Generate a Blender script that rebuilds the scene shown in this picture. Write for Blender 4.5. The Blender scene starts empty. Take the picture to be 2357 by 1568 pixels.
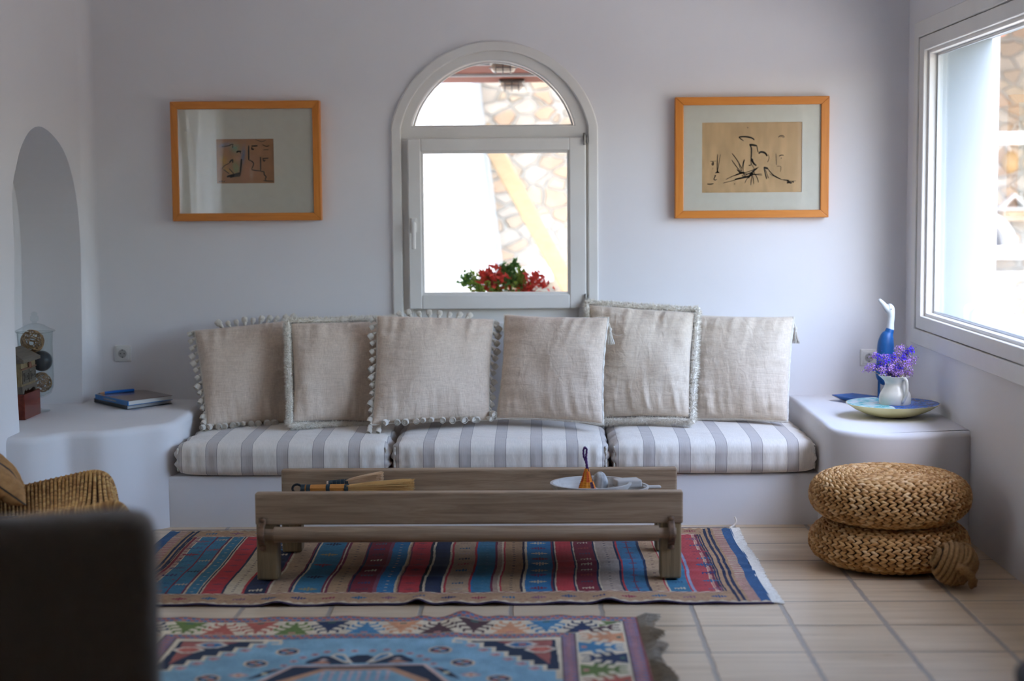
import bpy, bmesh, math, random
import numpy as np
from mathutils import Vector, Matrix, noise as mn
from math import sin, cos, pi, radians, atan, sqrt, hypot
scene = bpy.context.scene
COL = scene.collection
random.seed(7); rng = np.random.default_rng(7)

# ------------------------------------------------------------ camera, world, sun, exposure
FPX = 3690.0
cam_d = bpy.data.cameras.new('camera'); cam = bpy.data.objects.new('camera', cam_d); COL.objects.link(cam)
cam_d.sensor_width = 36; cam_d.lens = FPX / 2357 * 36; cam_d.clip_start = .05; cam_d.clip_end = 200
CM = Matrix.Rotation(atan(62 / FPX), 3, 'Z') @ Matrix.Rotation(pi / 2 - atan(334 / FPX), 3, 'X') @ Matrix.Rotation(-.008, 3, 'Z')
cam.matrix_world = Matrix.Translation((0, 0, 1.5)) @ CM.to_4x4()
cam_d.dof.use_dof = True; cam_d.dof.focus_distance = 7.0; cam_d.dof.aperture_fstop = 1.3
scene.camera = cam
world = bpy.data.worlds.new('world'); scene.world = world; world.use_nodes = True
wn = world.node_tree.nodes; wl = world.node_tree.links
sky = wn.new('ShaderNodeTexSky'); sky.sky_type = 'NISHITA'; sky.sun_disc = False
sky.sun_elevation = radians(52); sky.sun_rotation = radians(190); sky.air_density = 1.0; sky.dust_density = 2.2; sky.ozone_density = 1.0
# brighter towards the zenith, like a thinly overcast sky
wtc = wn.new('ShaderNodeTexCoord'); wsp = wn.new('ShaderNodeSeparateXYZ'); wl.new(wtc.outputs['Generated'], wsp.inputs[0])
wmr = wn.new('ShaderNodeMapRange'); wmr.inputs[1].default_value = -.05; wmr.inputs[2].default_value = .95; wmr.inputs[3].default_value = .5; wmr.inputs[4].default_value = 2.3
wl.new(wsp.outputs[2], wmr.inputs[0]); wl.new(wmr.outputs[0], wn['Background'].inputs[1]); wl.new(sky.outputs[0], wn['Background'].inputs[0])
sun_d = bpy.data.lights.new('sun', 'SUN'); sun = bpy.data.objects.new('sun', sun_d); COL.objects.link(sun)
sun_d.energy = .8; sun_d.angle = radians(2); sun_d.color = (1, .95, .88)
sun.rotation_euler = Vector((-.16, -.60, .82)).to_track_quat('Z', 'Y').to_euler()
vs = scene.view_settings
scene.display_settings.display_device = 'sRGB'
vs.view_transform = 'Standard'; vs.look = 'None'; vs.gamma = 1; vs.exposure = 1.08
try: vs.use_curve_mapping = False
except Exception: pass
cy = scene.cycles
cy.use_denoising = True; cy.max_bounces = 10; cy.diffuse_bounces = 6; cy.glossy_bounces = 4
cy.transmission_bounces = 8; cy.transparent_max_bounces = 16; cy.sample_clamp_indirect = 8
cy.caustics_reflective = False; cy.caustics_refractive = False

# ------------------------------------------------------------ pixel -> point in the room
def ray(px, py): return CM @ Vector(((px - 1178.5) / FPX, -(py - 784) / FPX, -1))
def ax(px, py, x): d = ray(px, py); t = x / d.x; return Vector((x, d.y * t, 1.5 + d.z * t))
def ay(px, py, y): d = ray(px, py); t = y / d.y; return Vector((d.x * t, y, 1.5 + d.z * t))
def az(px, py, z): d = ray(px, py); t = (z - 1.5) / d.z; return Vector((d.x * t, d.y * t, z))

# ------------------------------------------------------------ materials
def lin(c):
    if isinstance(c, str): c = [int(c[i:i + 2], 16) / 255 for i in (0, 2, 4)]
    return tuple(x / 12.92 if x <= .04045 else ((x + .055) / 1.055) ** 2.4 for x in c)
def rgba(c): return (*lin(c), 1)
class NT:
    def __init__(s, name):
        s.m = bpy.data.materials.new(name); s.m.use_nodes = True
        s.t = s.m.node_tree; s.b = s.t.nodes['Principled BSDF']; s.out = s.t.nodes['Material Output']
    def n(s, kind, **kw):
        o = s.t.nodes.new('ShaderNode' + kind)
        for k, v in kw.items(): setattr(o, k, v)
        return o
    def l(s, a, b): s.t.links.new(a, b)
    def coord(s, scale=(1, 1, 1), kind='Object'):
        tc = s.n('TexCoord'); mp = s.n('Mapping'); mp.inputs['Scale'].default_value = scale
        s.l(tc.outputs[kind], mp.inputs[0]); return mp.outputs[0]
    def noise(s, scale=5, detail=4, rough=.5, vec=None, dist=0):
        o = s.n('TexNoise'); o.inputs['Scale'].default_value = scale; o.inputs['Detail'].default_value = detail
        o.inputs['Roughness'].default_value = rough; o.inputs['Distortion'].default_value = dist
        s.l(vec if vec is not None else s.coord(), o.inputs['Vector']); return o.outputs[0]
    def math(s, op, a, b=None, c=None):
        o = s.n('Math', operation=op)
        for i, x in enumerate((a, b, c)):
            if x is None: continue
            if isinstance(x, (int, float)): o.inputs[i].default_value = x
            else: s.l(x, o.inputs[i])
        return o.outputs[0]
    def mix(s, f, a, b, mode='MIX'):
        o = s.n('Mix', data_type='RGBA', blend_type=mode)
        for i, x in ((0, f), (6, a), (7, b)):
            if isinstance(x, (int, float)): o.inputs[i].default_value = x
            elif isinstance(x, (tuple, str)): o.inputs[i].default_value = rgba(x) if isinstance(x, str) else x
            else: s.l(x, o.inputs[i])
        return o.outputs[2]
    def ramp(s, f, stops, interp='LINEAR'):
        o = s.n('ValToRGB'); cr = o.color_ramp; cr.interpolation = interp
        while len(cr.elements) < len(stops): cr.elements.new(.5)
        for e, (p, c) in zip(cr.elements, stops): e.position = p; e.color = rgba(c)
        s.l(f, o.inputs[0]); return o.outputs[0]
    def bump(s, h, strength=.3, dist=.01, prev=None):
        o = s.n('Bump'); o.inputs['Strength'].default_value = strength; o.inputs['Distance'].default_value = dist
        s.l(h, o.inputs['Height'])
        if prev is not None: s.l(prev, o.inputs['Normal'])
        s.l(o.outputs[0], s.b.inputs['Normal']); return o.outputs[0]
    def col(s, c):
        if isinstance(c, str): s.b.inputs['Base Color'].default_value = rgba(c)
        else: s.l(c, s.b.inputs['Base Color'])
    def set(s, **kw):
        for k, v in kw.items(): s.b.inputs[k.replace('_', ' ')].default_value = v
def simple(name, c1, c2=None, rough=.6, scale=8, stretch=(1, 1, 1), bump=0, bdist=.002, metal=0, detail=4, **kw):
    t = NT(name); t.set(Roughness=rough, Metallic=metal, **kw)
    v = t.coord(stretch); f = t.noise(scale, detail, .55, v)
    if c2: t.col(t.ramp(f, [(.3, c1), (.7, c2)]))
    else: t.col(c1)
    if bump: t.bump(f, bump, bdist)
    return t.m
def plaster(name, c1='e3e1e1', c2='dfdcdd'):
    t = NT(name); t.set(Roughness=.82)
    big = t.noise(1.1, 3, .5); mid = t.noise(7, 4, .55); fine = t.noise(60, 3, .6)
    t.col(t.ramp(big, [(.3, c1), (.7, c2)]))
    b = t.bump(big, .3, .05); b = t.bump(mid, .16, .006, b); t.bump(fine, .08, .0012, b)
    return t.m
def glass_mat(name, tint='ffffff', ior=1.45, strength=1.0):
    t = NT(name); t.t.nodes.remove(t.b)
    tr = t.n('BsdfTransparent'); tr.inputs[0].default_value = rgba(tint)
    gl = t.n('BsdfGlossy'); gl.inputs['Roughness'].default_value = .01
    lw = t.n('LayerWeight'); lw.inputs[0].default_value = .5; f0 = ((ior - 1) / (ior + 1)) ** 2
    fr = t.math('MULTIPLY_ADD', t.math('POWER', lw.outputs['Facing'], 5), 1 - f0, f0)
    mx = t.n('MixShader'); t.l(t.math('MULTIPLY', fr, strength), mx.inputs[0])
    t.l(tr.outputs[0], mx.inputs[1]); t.l(gl.outputs[0], mx.inputs[2]); t.l(mx.outputs[0], t.out.inputs[0])
    return t.m
def linen(name, a, b, c):
    t = NT(name); t.set(Roughness=.95); t.b.inputs['Sheen Weight'].default_value = .25
    v = t.noise(1, 3, .6, t.coord((330, 60, 14))); h = t.noise(1, 3, .6, t.coord((14, 60, 330)))
    f = t.math('MULTIPLY', t.math('ADD', v, h), .5)
    big = t.noise(7, 3, .6)
    base = t.ramp(f, [(.32, a), (.68, b)])
    t.col(t.mix(t.ramp(big, [(.35, '000000'), (.75, '808080')]), base, c))
    bb = t.bump(t.noise(16, 3, .55, t.coord((1.6, 1, .5)), .8), .45, .012); bb = t.bump(t.noise(13, 3, .55, t.coord((.45, 1, 1.9)), .8), .4, .012, bb); t.bump(f, .3, .001, bb)
    return t.m
def straw(name, stops, scale=60):
    t = NT(name); t.set(Roughness=.7)
    g = t.n('NewGeometry'); n1 = t.noise(scale, 3, .6, t.coord())
    f = t.math('ADD', t.math('MULTIPLY', g.outputs['Random Per Island'], .8), t.math('MULTIPLY', n1, .25))
    t.col(t.ramp(f, stops)); t.bump(t.noise(250, 2, .5), .3, .001)
    return t.m
def vcol(name, rough=.95, weave=900, fuzz=.25):
    t = NT(name); t.set(Roughness=rough)
    a = t.n('Attribute', attribute_name='col')
    nz = t.noise(1, 3, .7, t.coord((90, 260, 90)))
    t.col(t.mix(1.0, a.outputs[0], t.ramp(nz, [(.25, (.62,) * 3 if False else 'b8b8b8'), (.75, 'ffffff')]), 'MULTIPLY'))
    w = t.n('TexWave', wave_type='BANDS', bands_direction='X'); w.inputs['Scale'].default_value = 55
    t.l(t.coord(), w.inputs[0])
    b = t.bump(w.outputs[1], .35, .0015); t.bump(t.noise(300, 2, .6), .5, .002, b)
    return t.m

M_wall = plaster('white_plaster'); M_wall2 = plaster('white_plaster_bench', 'e2e0e0', 'dddada')
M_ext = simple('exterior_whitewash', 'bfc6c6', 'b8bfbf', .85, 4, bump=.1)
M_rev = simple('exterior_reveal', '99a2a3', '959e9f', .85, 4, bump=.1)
M_paint = simple('white_painted_wood', 'e3e0da', 'dcd8d2', .38, 4, bump=.05)
M_glass = glass_mat('window_glass'); M_picglass = glass_mat('picture_glass', 'fbfbf8', 1.5, 1.7)
M_jar = glass_mat('jar_glass', 'f7fafa', 1.45, 1.1)
M_metal = simple('grey_metal', '8a8580', '6c6864', .35, 20, metal=.9)
M_rust = simple('rusty_iron', '5a4638', '86664c', .65, 60, metal=.5, bump=.4)
M_linen = linen('linen_fabric', 'baa693', 'deccb8', 'cab6a2')
M_linen2 = linen('linen_fabric_light', 'bfad99', 'e0d0bb', 'cebca6')
M_cotton = simple('cream_cotton', 'ddd6ca', 'c9c1b4', .95, 120, bump=.5)
M_fringe = simple('cream_yarn', 'f0eade', 'ded6c8', .95, 90)

def floor_mat():
    t = NT('wood_look_tiles'); t.set(Roughness=.42)
    tc = t.n('TexCoord'); sp = t.n('SeparateXYZ'); t.l(tc.outputs['Object'], sp.inputs[0])
    wob = t.math('MULTIPLY', t.math('SUBTRACT', t.noise(14, 2, .5), .5), .012)
    fx = t.math('DIVIDE', t.math('SUBTRACT', t.math('ADD', sp.outputs[0], wob), .549), .3285)
    fy = t.math('DIVIDE', t.math('SUBTRACT', sp.outputs[1], 5.158), .3297)
    def edge(f, w, per):
        d = t.math('ABSOLUTE', t.math('SUBTRACT', t.math('FRACT', t.math('ADD', f, .5)), .5))
        r = t.n('MapRange'); r.inputs[1].default_value = w * .75 / per; r.inputs[2].default_value = w * 1.15 / per
        r.inputs[3].default_value = 1; r.inputs[4].default_value = 0; t.l(d, r.inputs[0]); return r.outputs[0]
    gx = edge(fx, .0085, .3285); gy = edge(fy, .0042, .3297)
    cb = t.n('CombineXYZ'); t.l(t.math('FLOOR', fx), cb.inputs[0]); t.l(t.math('FLOOR', fy), cb.inputs[1])
    wn_ = t.n('TexWhiteNoise'); t.l(cb.outputs[0], wn_.inputs[0])
    off = t.n('VectorMath', operation='MULTIPLY_ADD'); t.l(cb.outputs[0], off.inputs[0]); off.inputs[1].default_value = (3.7, 5.1, 0)
    sc = t.n('VectorMath', operation='MULTIPLY'); t.l(tc.outputs['Object'], sc.inputs[0]); sc.inputs[1].default_value = (1.6, 26, 1)
    t.l(sc.outputs[0], off.inputs[2])
    grain = t.noise(1, 5, .6, off.outputs[0], .6)
    c = t.ramp(grain, [(.25, 'b59a78'), (.5, 'cdb494'), (.75, 'dcc7aa')])
    c = t.mix(t.math('MULTIPLY', wn_.outputs[0], .3), c, 'b89f80')
    c = t.mix(gy, c, '5e5144'); c = t.mix(gx, c, '9c8f80')
    t.col(c)
    t.l(t.math('ADD', .22, t.math('MULTIPLY', grain, .18)), t.b.inputs['Roughness'])
    b = t.bump(t.math('MULTIPLY', t.math('MAXIMUM', gx, gy), -1), .7, .004); t.bump(grain, .15, .002, b)
    return t.m
M_floor = floor_mat()

def wood_mat(name, a, b, c, axis=0, rough=.6, scale=1.0):
    t = NT(name); t.set(Roughness=rough)
    s = [34, 34, 34]; s[axis] = 2.2; s = [x * scale for x in s]
    g = t.noise(1, 6, .65, t.coord(tuple(s)), 1.2); big = t.noise(3 * scale, 3, .5)
    t.col(t.mix(t.math('MULTIPLY', big, .5), t.ramp(g, [(.25, a), (.5, b), (.8, c)]), b))
    t.bump(g, .3, .002)
    return t.m
M_table = wood_mat('weathered_wood', '5f4a36', '947a60', 'bda68a', 0)
M_tablev = wood_mat('weathered_wood_upright', '55432f', '86704f', 'a8926e', 2)
M_frame = wood_mat('orange_beech', 'b5651c', 'cc7d2c', 'd98f3e', 0, .4)
M_framev = wood_mat('orange_beech_upright', 'b5651c', 'cc7d2c', 'd98f3e', 2, .4)

def cushion_mat(name, x0):
    t = NT(name); t.set(Roughness=.92); t.b.inputs['Sheen Weight'].default_value = .2
    tc = t.n('TexCoord'); sp = t.n('SeparateXYZ'); t.l(tc.outputs['Object'], sp.inputs[0])
    wob = t.math('MULTIPLY', t.math('SUBTRACT', t.noise(5, 2, .5), .5), .008)
    u = t.math('SUBTRACT', t.math('ADD', sp.outputs[0], wob), x0)
    fr = t.math('SUBTRACT', t.math('FRACT', t.math('ADD', t.math('DIVIDE', u, .162), .5)), .5)
    d = t.math('ABSOLUTE', fr)
    stripe = t.math('LESS_THAN', d, .155)
    line = t.math('LESS_THAN', t.math('ABSOLUTE', t.math('SUBTRACT', d, .155)), .008)
    thr = t.math('GREATER_THAN', t.math('SINE', t.math('MULTIPLY', u, 1400)), .2)
    wv = t.noise(1, 2, .6, t.coord((300, 40, 40)))
    base = t.ramp(wv, [(.3, 'dbd2c6'), (.7, 'e8dfd3')])
    sc = t.mix(t.math('MULTIPLY', thr, .6), 'b8afa8', 'cdc4bc')
    c = t.mix(stripe, base, sc); c = t.mix(t.math('MULTIPLY', line, .8), c, '7d7672')
    t.col(c)
    b = t.bump(t.noise(9, 3, .5, t.coord((1, 1, .45))), .5, .02); t.bump(wv, .3, .001, b)
    return t.m

# ------------------------------------------------------------ mesh helpers
class MB:
    def __init__(s): s.v = []; s.f = []
    def add(s, vs, fs, M=None):
        n = len(s.v)
        s.v += [tuple(M @ Vector(v)) if M else tuple(v) for v in vs]
        s.f += [tuple(i + n for i in f) for f in fs]; return s
    def box(s, x0, x1, y0, y1, z0, z1, M=None):
        vs = [(x, y, z) for z in (z0, z1) for y in (y0, y1) for x in (x0, x1)]
        return s.add(vs, [(0, 2, 3, 1), (4, 5, 7, 6), (0, 1, 5, 4), (2, 6, 7, 3), (0, 4, 6, 2), (1, 3, 7, 5)], M)
    def hexa(s, a, b):        # two quads -> solid
        return s.add(list(a) + list(b), [(3, 2, 1, 0), (4, 5, 6, 7), (0, 1, 5, 4), (1, 2, 6, 5), (2, 3, 7, 6), (3, 0, 4, 7)])
    def tube(s, pts, r, n=10, closed=False, lobes=0, lobeamp=.15, pitch=0):
        pts = [Vector(p) for p in pts]; N = len(pts); rings = []; up = None; dist = 0
        for i, p in enumerate(pts):
            a = pts[(i - 1) % N] if (closed or i > 0) else p; b = pts[(i + 1) % N] if (closed or i < N - 1) else p
            d = (b - a)
            d = d.normalized() if d.length > 1e-9 else Vector((0, 0, 1))
            if up is None:
                up = Vector((0, 0, 1)) if abs(d.z) < .9 else Vector((1, 0, 0))
            up = (up - d * up.dot(d)); up = up.normalized() if up.length > 1e-6 else d.orthogonal().normalized()
            sd = d.cross(up); rr = r[i] if hasattr(r, '__len__') else r
            if i: dist += (p - pts[i - 1]).length
            rings.append([p + (up * cos(t) + sd * sin(t)) * rr * (1 + (lobeamp * cos(lobes * (t) + dist * pitch) if lobes else 0)) for t in (2 * pi * k / n for k in range(n))])
        vs = [v for ring in rings for v in ring]; fs = []
        for i in range(N if closed else N - 1):
            j = (i + 1) % N
            for k in range(n): fs.append((i * n + k, i * n + (k + 1) % n, j * n + (k + 1) % n, j * n + k))
        if not closed:
            fs.append(tuple(range(n - 1, -1, -1))); fs.append(tuple((N - 1) * n + k for k in range(n)))
        return s.add(vs, fs)
    def lathe(s, prof, n=32, c=(0, 0, 0), M=None, sx=1, sy=1, cap=True):
        vs = []; fs = []
        for (r, z) in prof:
            vs += [(c[0] + r * cos(2 * pi * k / n) * sx, c[1] + r * sin(2 * pi * k / n) * sy, c[2] + z) for k in range(n)]
        for i in range(len(prof) - 1):
            for k in range(n): fs.append((i * n + k, i * n + (k + 1) % n, (i + 1) * n + (k + 1) % n, (i + 1) * n + k))
        if cap and prof[0][0] > 1e-5: fs.append(tuple(range(n - 1, -1, -1)))
        if cap and prof[-1][0] > 1e-5: fs.append(tuple((len(prof) - 1) * n + k for k in range(n)))
        return s.add(vs, fs, M)
    def ell(s, M, nu=8, nv=6):   # unit sphere through matrix M
        vs = []; fs = []
        for j in range(nv + 1):
            t = pi * j / nv
            vs += [(sin(t) * cos(2 * pi * k / nu), sin(t) * sin(2 * pi * k / nu), cos(t)) for k in range(nu)]
        for j in range(nv):
            for k in range(nu): fs.append((j * nu + k, (j + 1) * nu + k, (j + 1) * nu + (k + 1) % nu, j * nu + (k + 1) % nu))
        return s.add(vs, fs, M)
    def ball(s, c, r, nu=16, nv=12):
        rr = r if hasattr(r, '__len__') else (r, r, r)
        return s.ell(Matrix.Translation(c) @ Matrix.Diagonal((*rr, 1)), nu, nv)
    def grid(s, P):           # P[i][j]
        nu = len(P); nv = len(P[0])
        return s.add([p for r in P for p in r], [(i * nv + j, (i + 1) * nv + j, (i + 1) * nv + j + 1, i * nv + j + 1) for i in range(nu - 1) for j in range(nv - 1)])
    def rbox(s, x0, x1, y0, y1, z0, z1, r, n=8, M=None, puff=None):   # rounded box on a cube grid
        c = Vector(((x0 + x1) / 2, (y0 + y1) / 2, (z0 + z1) / 2)); h = Vector(((x1 - x0) / 2, (y1 - y0) / 2, (z1 - z0) / 2))
        def lv(hh):
            k = [-hh, -hh + r * .15, -hh + r * .45, -hh + r] if hh > r else [-hh, -hh * .5]
            m = max(1, int(n * hh / max(h))); a = hh - r if hh > r else hh * .4
            mid = [-a + 2 * a * i / m for i in range(1, m)]
            return k + mid + [-q for q in reversed(k)]
        L = [lv(h[i]) for i in range(3)]
        for axis in range(3):
            u, w = (axis + 1) % 3, (axis + 2) % 3
            for sg in (-1, 1):
                P = []
                for a in L[u]:
                    row = []
                    for b in L[w]:
                        p = Vector((0, 0, 0)); p[axis] = sg * h[axis]; p[u] = a; p[w] = b
                        q = Vector([max(-(h[i] - r), min(h[i] - r, p[i])) if h[i] > r else 0 for i in range(3)])
                        d = p - q
                        p2 = q + d.normalized() * r if d.length > 1e-9 else p
                        if h.length and min(h) < r:
                            p2 = Vector([max(-h[i], min(h[i], p2[i])) for i in range(3)])
                        p2 = p2 + c
                        if puff: p2 = puff(p2, c, h)
                        row.append(M @ p2 if M else p2)
                    P.append(row if sg > 0 else row)
                if sg < 0: P = P[::-1]
                s.grid(P)
        s.weld = True; return s
    def build(s, name, mat, parent=None, smooth=True, bevel=0, label=None, seg=2, angle=35, sub=0):
        me = bpy.data.meshes.new(name); me.from_pydata(s.v, [], s.f)
        bm = bmesh.new(); bm.from_mesh(me)
        if getattr(s, 'weld', False): bmesh.ops.remove_doubles(bm, verts=bm.verts, dist=1e-5)
        bmesh.ops.recalc_face_normals(bm, faces=bm.faces); bm.to_mesh(me); bm.free()
        return finish(me, name, mat, parent, smooth, bevel, label, seg, angle, sub)
def finish(me, name, mat, parent=None, smooth=True, bevel=0, label=None, seg=2, angle=35, sub=0):
    if isinstance(mat, (list, tuple)):
        for m in mat: me.materials.append(m)
    elif mat: me.materials.append(mat)
    if smooth:
        me.shade_smooth()
        if smooth != 2:
            try: me.set_sharp_from_angle(angle=radians(40))
            except Exception: pass
    o = bpy.data.objects.new(name, me); COL.objects.link(o)
    if parent is not None: attach(o, parent)
    if bevel:
        b = o.modifiers.new('bevel', 'BEVEL'); b.width = bevel; b.segments = seg; b.limit_method = 'ANGLE'; b.angle_limit = radians(angle)
    if sub:
        q = o.modifiers.new('sub', 'SUBSURF'); q.levels = q.render_levels = sub
    if label: o['label'] = label
    return o
def wm(p):
    m = p.matrix_basis.copy()
    while p.parent is not None:
        m = p.parent.matrix_basis @ p.matrix_parent_inverse @ m; p = p.parent
    return m
def attach(o, parent):
    o.parent = parent; o.matrix_parent_inverse = wm(parent).inverted()
def tag(o, label, cat, group=None):
    o['label'] = label; o['category'] = cat
    if group: o['group'] = group
    return o
def thing(name, label, cat, loc=(0, 0, 0), rz=0, group=None):
    o = bpy.data.objects.new(name, None); COL.objects.link(o); o.empty_display_size = .1
    o.location = loc; o.rotation_euler = (0, 0, rz); return tag(o, label, cat, group)
def struct(o): o['kind'] = 'structure'; return o
def sroot(name, loc=(0, 0, 0)):
    o = bpy.data.objects.new(name, None); COL.objects.link(o); o.location = loc; o['kind'] = 'structure'; return o
def dup(o, parent=None):
    c = o.copy(); COL.objects.link(c); c.parent = parent
    for ch in list(o.children): dup(ch, c)
    return c
def npmesh(name, V, quads, colors=None):
    me = bpy.data.meshes.new(name); V = np.asarray(V, np.float32); quads = np.asarray(quads, np.int32)
    me.vertices.add(len(V)); me.vertices.foreach_set('co', V.ravel())
    me.loops.add(quads.size); me.loops.foreach_set('vertex_index', quads.ravel())
    me.polygons.add(len(quads)); me.polygons.foreach_set('loop_start', np.arange(0, quads.size, quads.shape[1], dtype=np.int32))
    me.update(calc_edges=True)
    if colors is not None:
        a = me.color_attributes.new('col', 'FLOAT_COLOR', 'POINT')
        c = np.ones((len(V), 4), np.float32); c[:, :3] = colors; a.data.foreach_set('color', c.ravel())
    me.validate(); return me
def plate(name, outer, holes, mapf, lo, hi, mat, parent=None, bevel=0, seg=3):
    bm = bmesh.new()
    for loop in [outer] + holes:
        vs = [bm.verts.new(mapf(u, v, lo)) for u, v in loop]
        for i in range(len(vs)): bm.edges.new((vs[i], vs[(i + 1) % len(vs)]))
    bmesh.ops.triangle_fill(bm, use_beauty=True, use_dissolve=False, edges=bm.edges[:])
    d = Vector(mapf(0, 0, hi)) - Vector(mapf(0, 0, lo))
    r = bmesh.ops.extrude_face_region(bm, geom=bm.faces[:])
    bmesh.ops.translate(bm, vec=d, verts=[g for g in r['geom'] if isinstance(g, bmesh.types.BMVert)])
    bmesh.ops.recalc_face_normals(bm, faces=bm.faces)
    me = bpy.data.meshes.new(name); bm.to_mesh(me); bm.free()
    return finish(me, name, mat, parent, False, bevel, seg=seg, angle=50)
def catmull(pts, n=8, closed=False):
    P = [Vector(p) for p in pts]; N = len(P); out = []
    for i in range(N if closed else N - 1):
        g = lambda k: P[k % N] if closed else P[max(0, min(N - 1, k))]
        a, b, c, d = g(i - 1), g(i), g(i + 1), g(i + 2)
        for k in range(n):
            t = k / n
            out.append(.5 * ((2 * b) + (c - a) * t + (2 * a - 5 * b + 4 * c - d) * t * t + (3 * b - a - 3 * c + d) * t ** 3))
    if not closed: out.append(P[-1])
    return out
def frame_M(o, x, z):     # matrix with given x axis and (approximate) z axis
    x = Vector(x).normalized(); z = Vector(z); y = z.cross(x).normalized(); z = x.cross(y)
    return Matrix(((x.x, y.x, z.x, o[0]), (x.y, y.y, z.y, o[1]), (x.z, y.z, z.z, o[2]), (0, 0, 0, 1)))
# ------------------------------------------------------------ room shell
XL, XR, YB, YF, ZC = -2.29, 1.85, 8.1, -1.6, 2.78
floor = MB().box(-3.0, 2.18, YF - .3, 8.5, -.2, 0).build('floor', M_floor, None, False); struct(floor)
struct(MB().box(-3.0, 2.18, YF - .3, 8.5, ZC, ZC + .3).build('ceiling', M_wall, None, False))
def arc(cx, zs, half, rise, n=40):   # right spring -> left spring
    R = (half * half + rise * rise) / (2 * rise); zc = zs + rise - R; a = math.asin(min(1, half / R))
    if rise > half: a = pi - a
    return [(cx + R * sin(a - 2 * a * i / n), zc + R * cos(a - 2 * a * i / n)) for i in range(n + 1)]
pl_ = ay(900, 295, YB); pr_ = ay(1376, 290, YB)
WCX = (pl_.x + pr_.x) / 2; WH = (pr_.x - pl_.x) / 2; WZ = (pl_.z + pr_.z) / 2; WT = ay(1138, 95, YB).z
WB = .86
hole = arc(WCX, WZ, WH - .03, WT - WZ - .03) + [(WCX - WH + .03, WB), (WCX + WH - .03, WB)]
XZ = lambda u, v, d: (u, d, v)
YZ = lambda u, v, d: (d, u, v)
wall_back = struct(plate('wall_back', [(-3.0, 0), (2.3, 0), (2.3, ZC), (-3.0, ZC)], [hole], XZ, YB, YB + .35, M_wall))
# left wall with arched niche and a curtained window out of sight
npx = [(190, 930), (189, 800), (187, 650), (185, 560), (178, 470), (165, 400), (148, 350), (125, 315), (95, 292), (70, 300), (50, 335), (38, 380), (28, 440), (30, 500), (33, 600), (34, 750), (39, 880), (45, 990)]
npts = [ax(px, py, XL) for px, py in npx]
npts = catmull([npts[0] - Vector((0, 0, .25))] + npts + [npts[-1] - Vector((0, 0, .25))], 4)
niche = [(p.y, p.z) for p in npts]
win_l = [(4.95, .35), (5.85, .35), (5.85, 2.25), (4.95, 2.25)]
wall_left = struct(plate('wall_left', [(YF, 0), (YB + .1, 0), (YB + .1, ZC), (YF, ZC)], [niche, win_l], YZ, XL, XL - .34, M_wall, bevel=.022))
nb = MB()
nb.box(XL - .42, XL - .30, 6.3, YB + .1, 0, 2.2)
# soft rounded corner between the left wall and the back wall
r = .062; pr = [(XL - .05, YB + .05), (XL - .05, YB - r - .02)] + [(XL + r - r * cos(a), YB - r + r * sin(a)) for a in [pi / 2 * i / 10 for i in range(11)]] + [(XL + r + .02, YB + .05)]
n_ = len(pr); nb.add([(x, y, 0.3) for x, y in pr] + [(x, y, ZC) for x, y in pr], [tuple(range(n_)), tuple(range(2 * n_ - 1, n_ - 1, -1))] + [(i, (i + 1) % n_, n_ + (i + 1) % n_, n_ + i) for i in range(n_)])
o = nb.build('niche_back', M_wall, wall_left, True)
# right wall with the wide window
W2 = dict(y0=4.55, y1=7.83, z0=.838, z1=2.24)
hole2 = [(W2['y0'], W2['z0']), (W2['y1'], W2['z0']), (W2['y1'], W2['z1']), (W2['y0'], W2['z1'])]
wall_right = struct(plate('wall_right', [(YF, 0), (YB + .35, 0), (YB + .35, ZC), (YF, ZC)], [hole2], YZ, XR, XR + .33, M_wall, bevel=.006))
struct(MB().box(-3, 2.3, YF - .3, YF, 0, ZC).build('wall_front', M_wall, None, False))
# ------------------------------------------------------------ arched window
w1 = sroot('window_1', (WCX, YB, WB))
def ring(name, ho, hi_, zb_o, zb_i, y0, y1, mat, ro, ri, bevel=.006, bottom=True):
    o_ = arc(WCX, WZ, ho, ro) + ([(WCX - ho, zb_o), (WCX + ho, zb_o)] if bottom else [])
    i_ = arc(WCX, WZ, hi_, ri) + ([(WCX - hi_, zb_i), (WCX + hi_, zb_i)] if bottom else [])
    return plate(name, o_, [i_], XZ, y0, y1, mat, w1, bevel, 3)
HR = WT - WZ
ring('casing', WH, WH - .050, WB - .05, WB - .002, YB - .018, YB + .02, M_paint, HR, HR - .048)
gl = ay(948, 292, YB + .03); gr = ay(1322, 290, YB + .03); gt = ay(1138, 140, YB + .03)
GH = (gr.x - gl.x) / 2; GR = gt.z - gl.z; GZ = gl.z
# fanlight frame: between casing and glass
fo = arc(WCX, WZ, WH - .045, HR - .043) + [(WCX - WH + .045, GZ - .07), (WCX + WH - .045, GZ - .07)]
fi = arc((gl.x + gr.x) / 2, GZ, GH, GR)
plate('fanlight_frame', fo, [fi], XZ, YB + .005, YB + .075, M_paint, w1, .007, 3)
fi2 = arc((gl.x + gr.x) / 2, GZ, GH - .004, GR - .004)
fan_in = [(x, z) for x, z in arc((gl.x + gr.x) / 2, GZ + .006, GH - .016, GR - .018)]
plate('glazing_bead', fi2, [fan_in], XZ, YB + .03, YB + .05, M_paint, w1)
plate('fanlight_pane', arc((gl.x + gr.x) / 2, GZ, GH, GR), [], XZ, YB + .045, YB + .05, M_glass, w1)
# lower outer frame
f = MB(); zt = GZ - .065
f.box(WCX - WH + .045, WCX - WH + .10, YB + .004, YB + .08, WB - .02, zt)
f.box(WCX + WH - .10, WCX + WH - .045, YB + .004, YB + .08, WB - .02, zt)
f.box(WCX - WH + .1, WCX + WH - .1, YB + .012, YB + .08, WB - .02, WB + .075)
f.build('jamb', M_paint, w1, False, .004)
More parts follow.
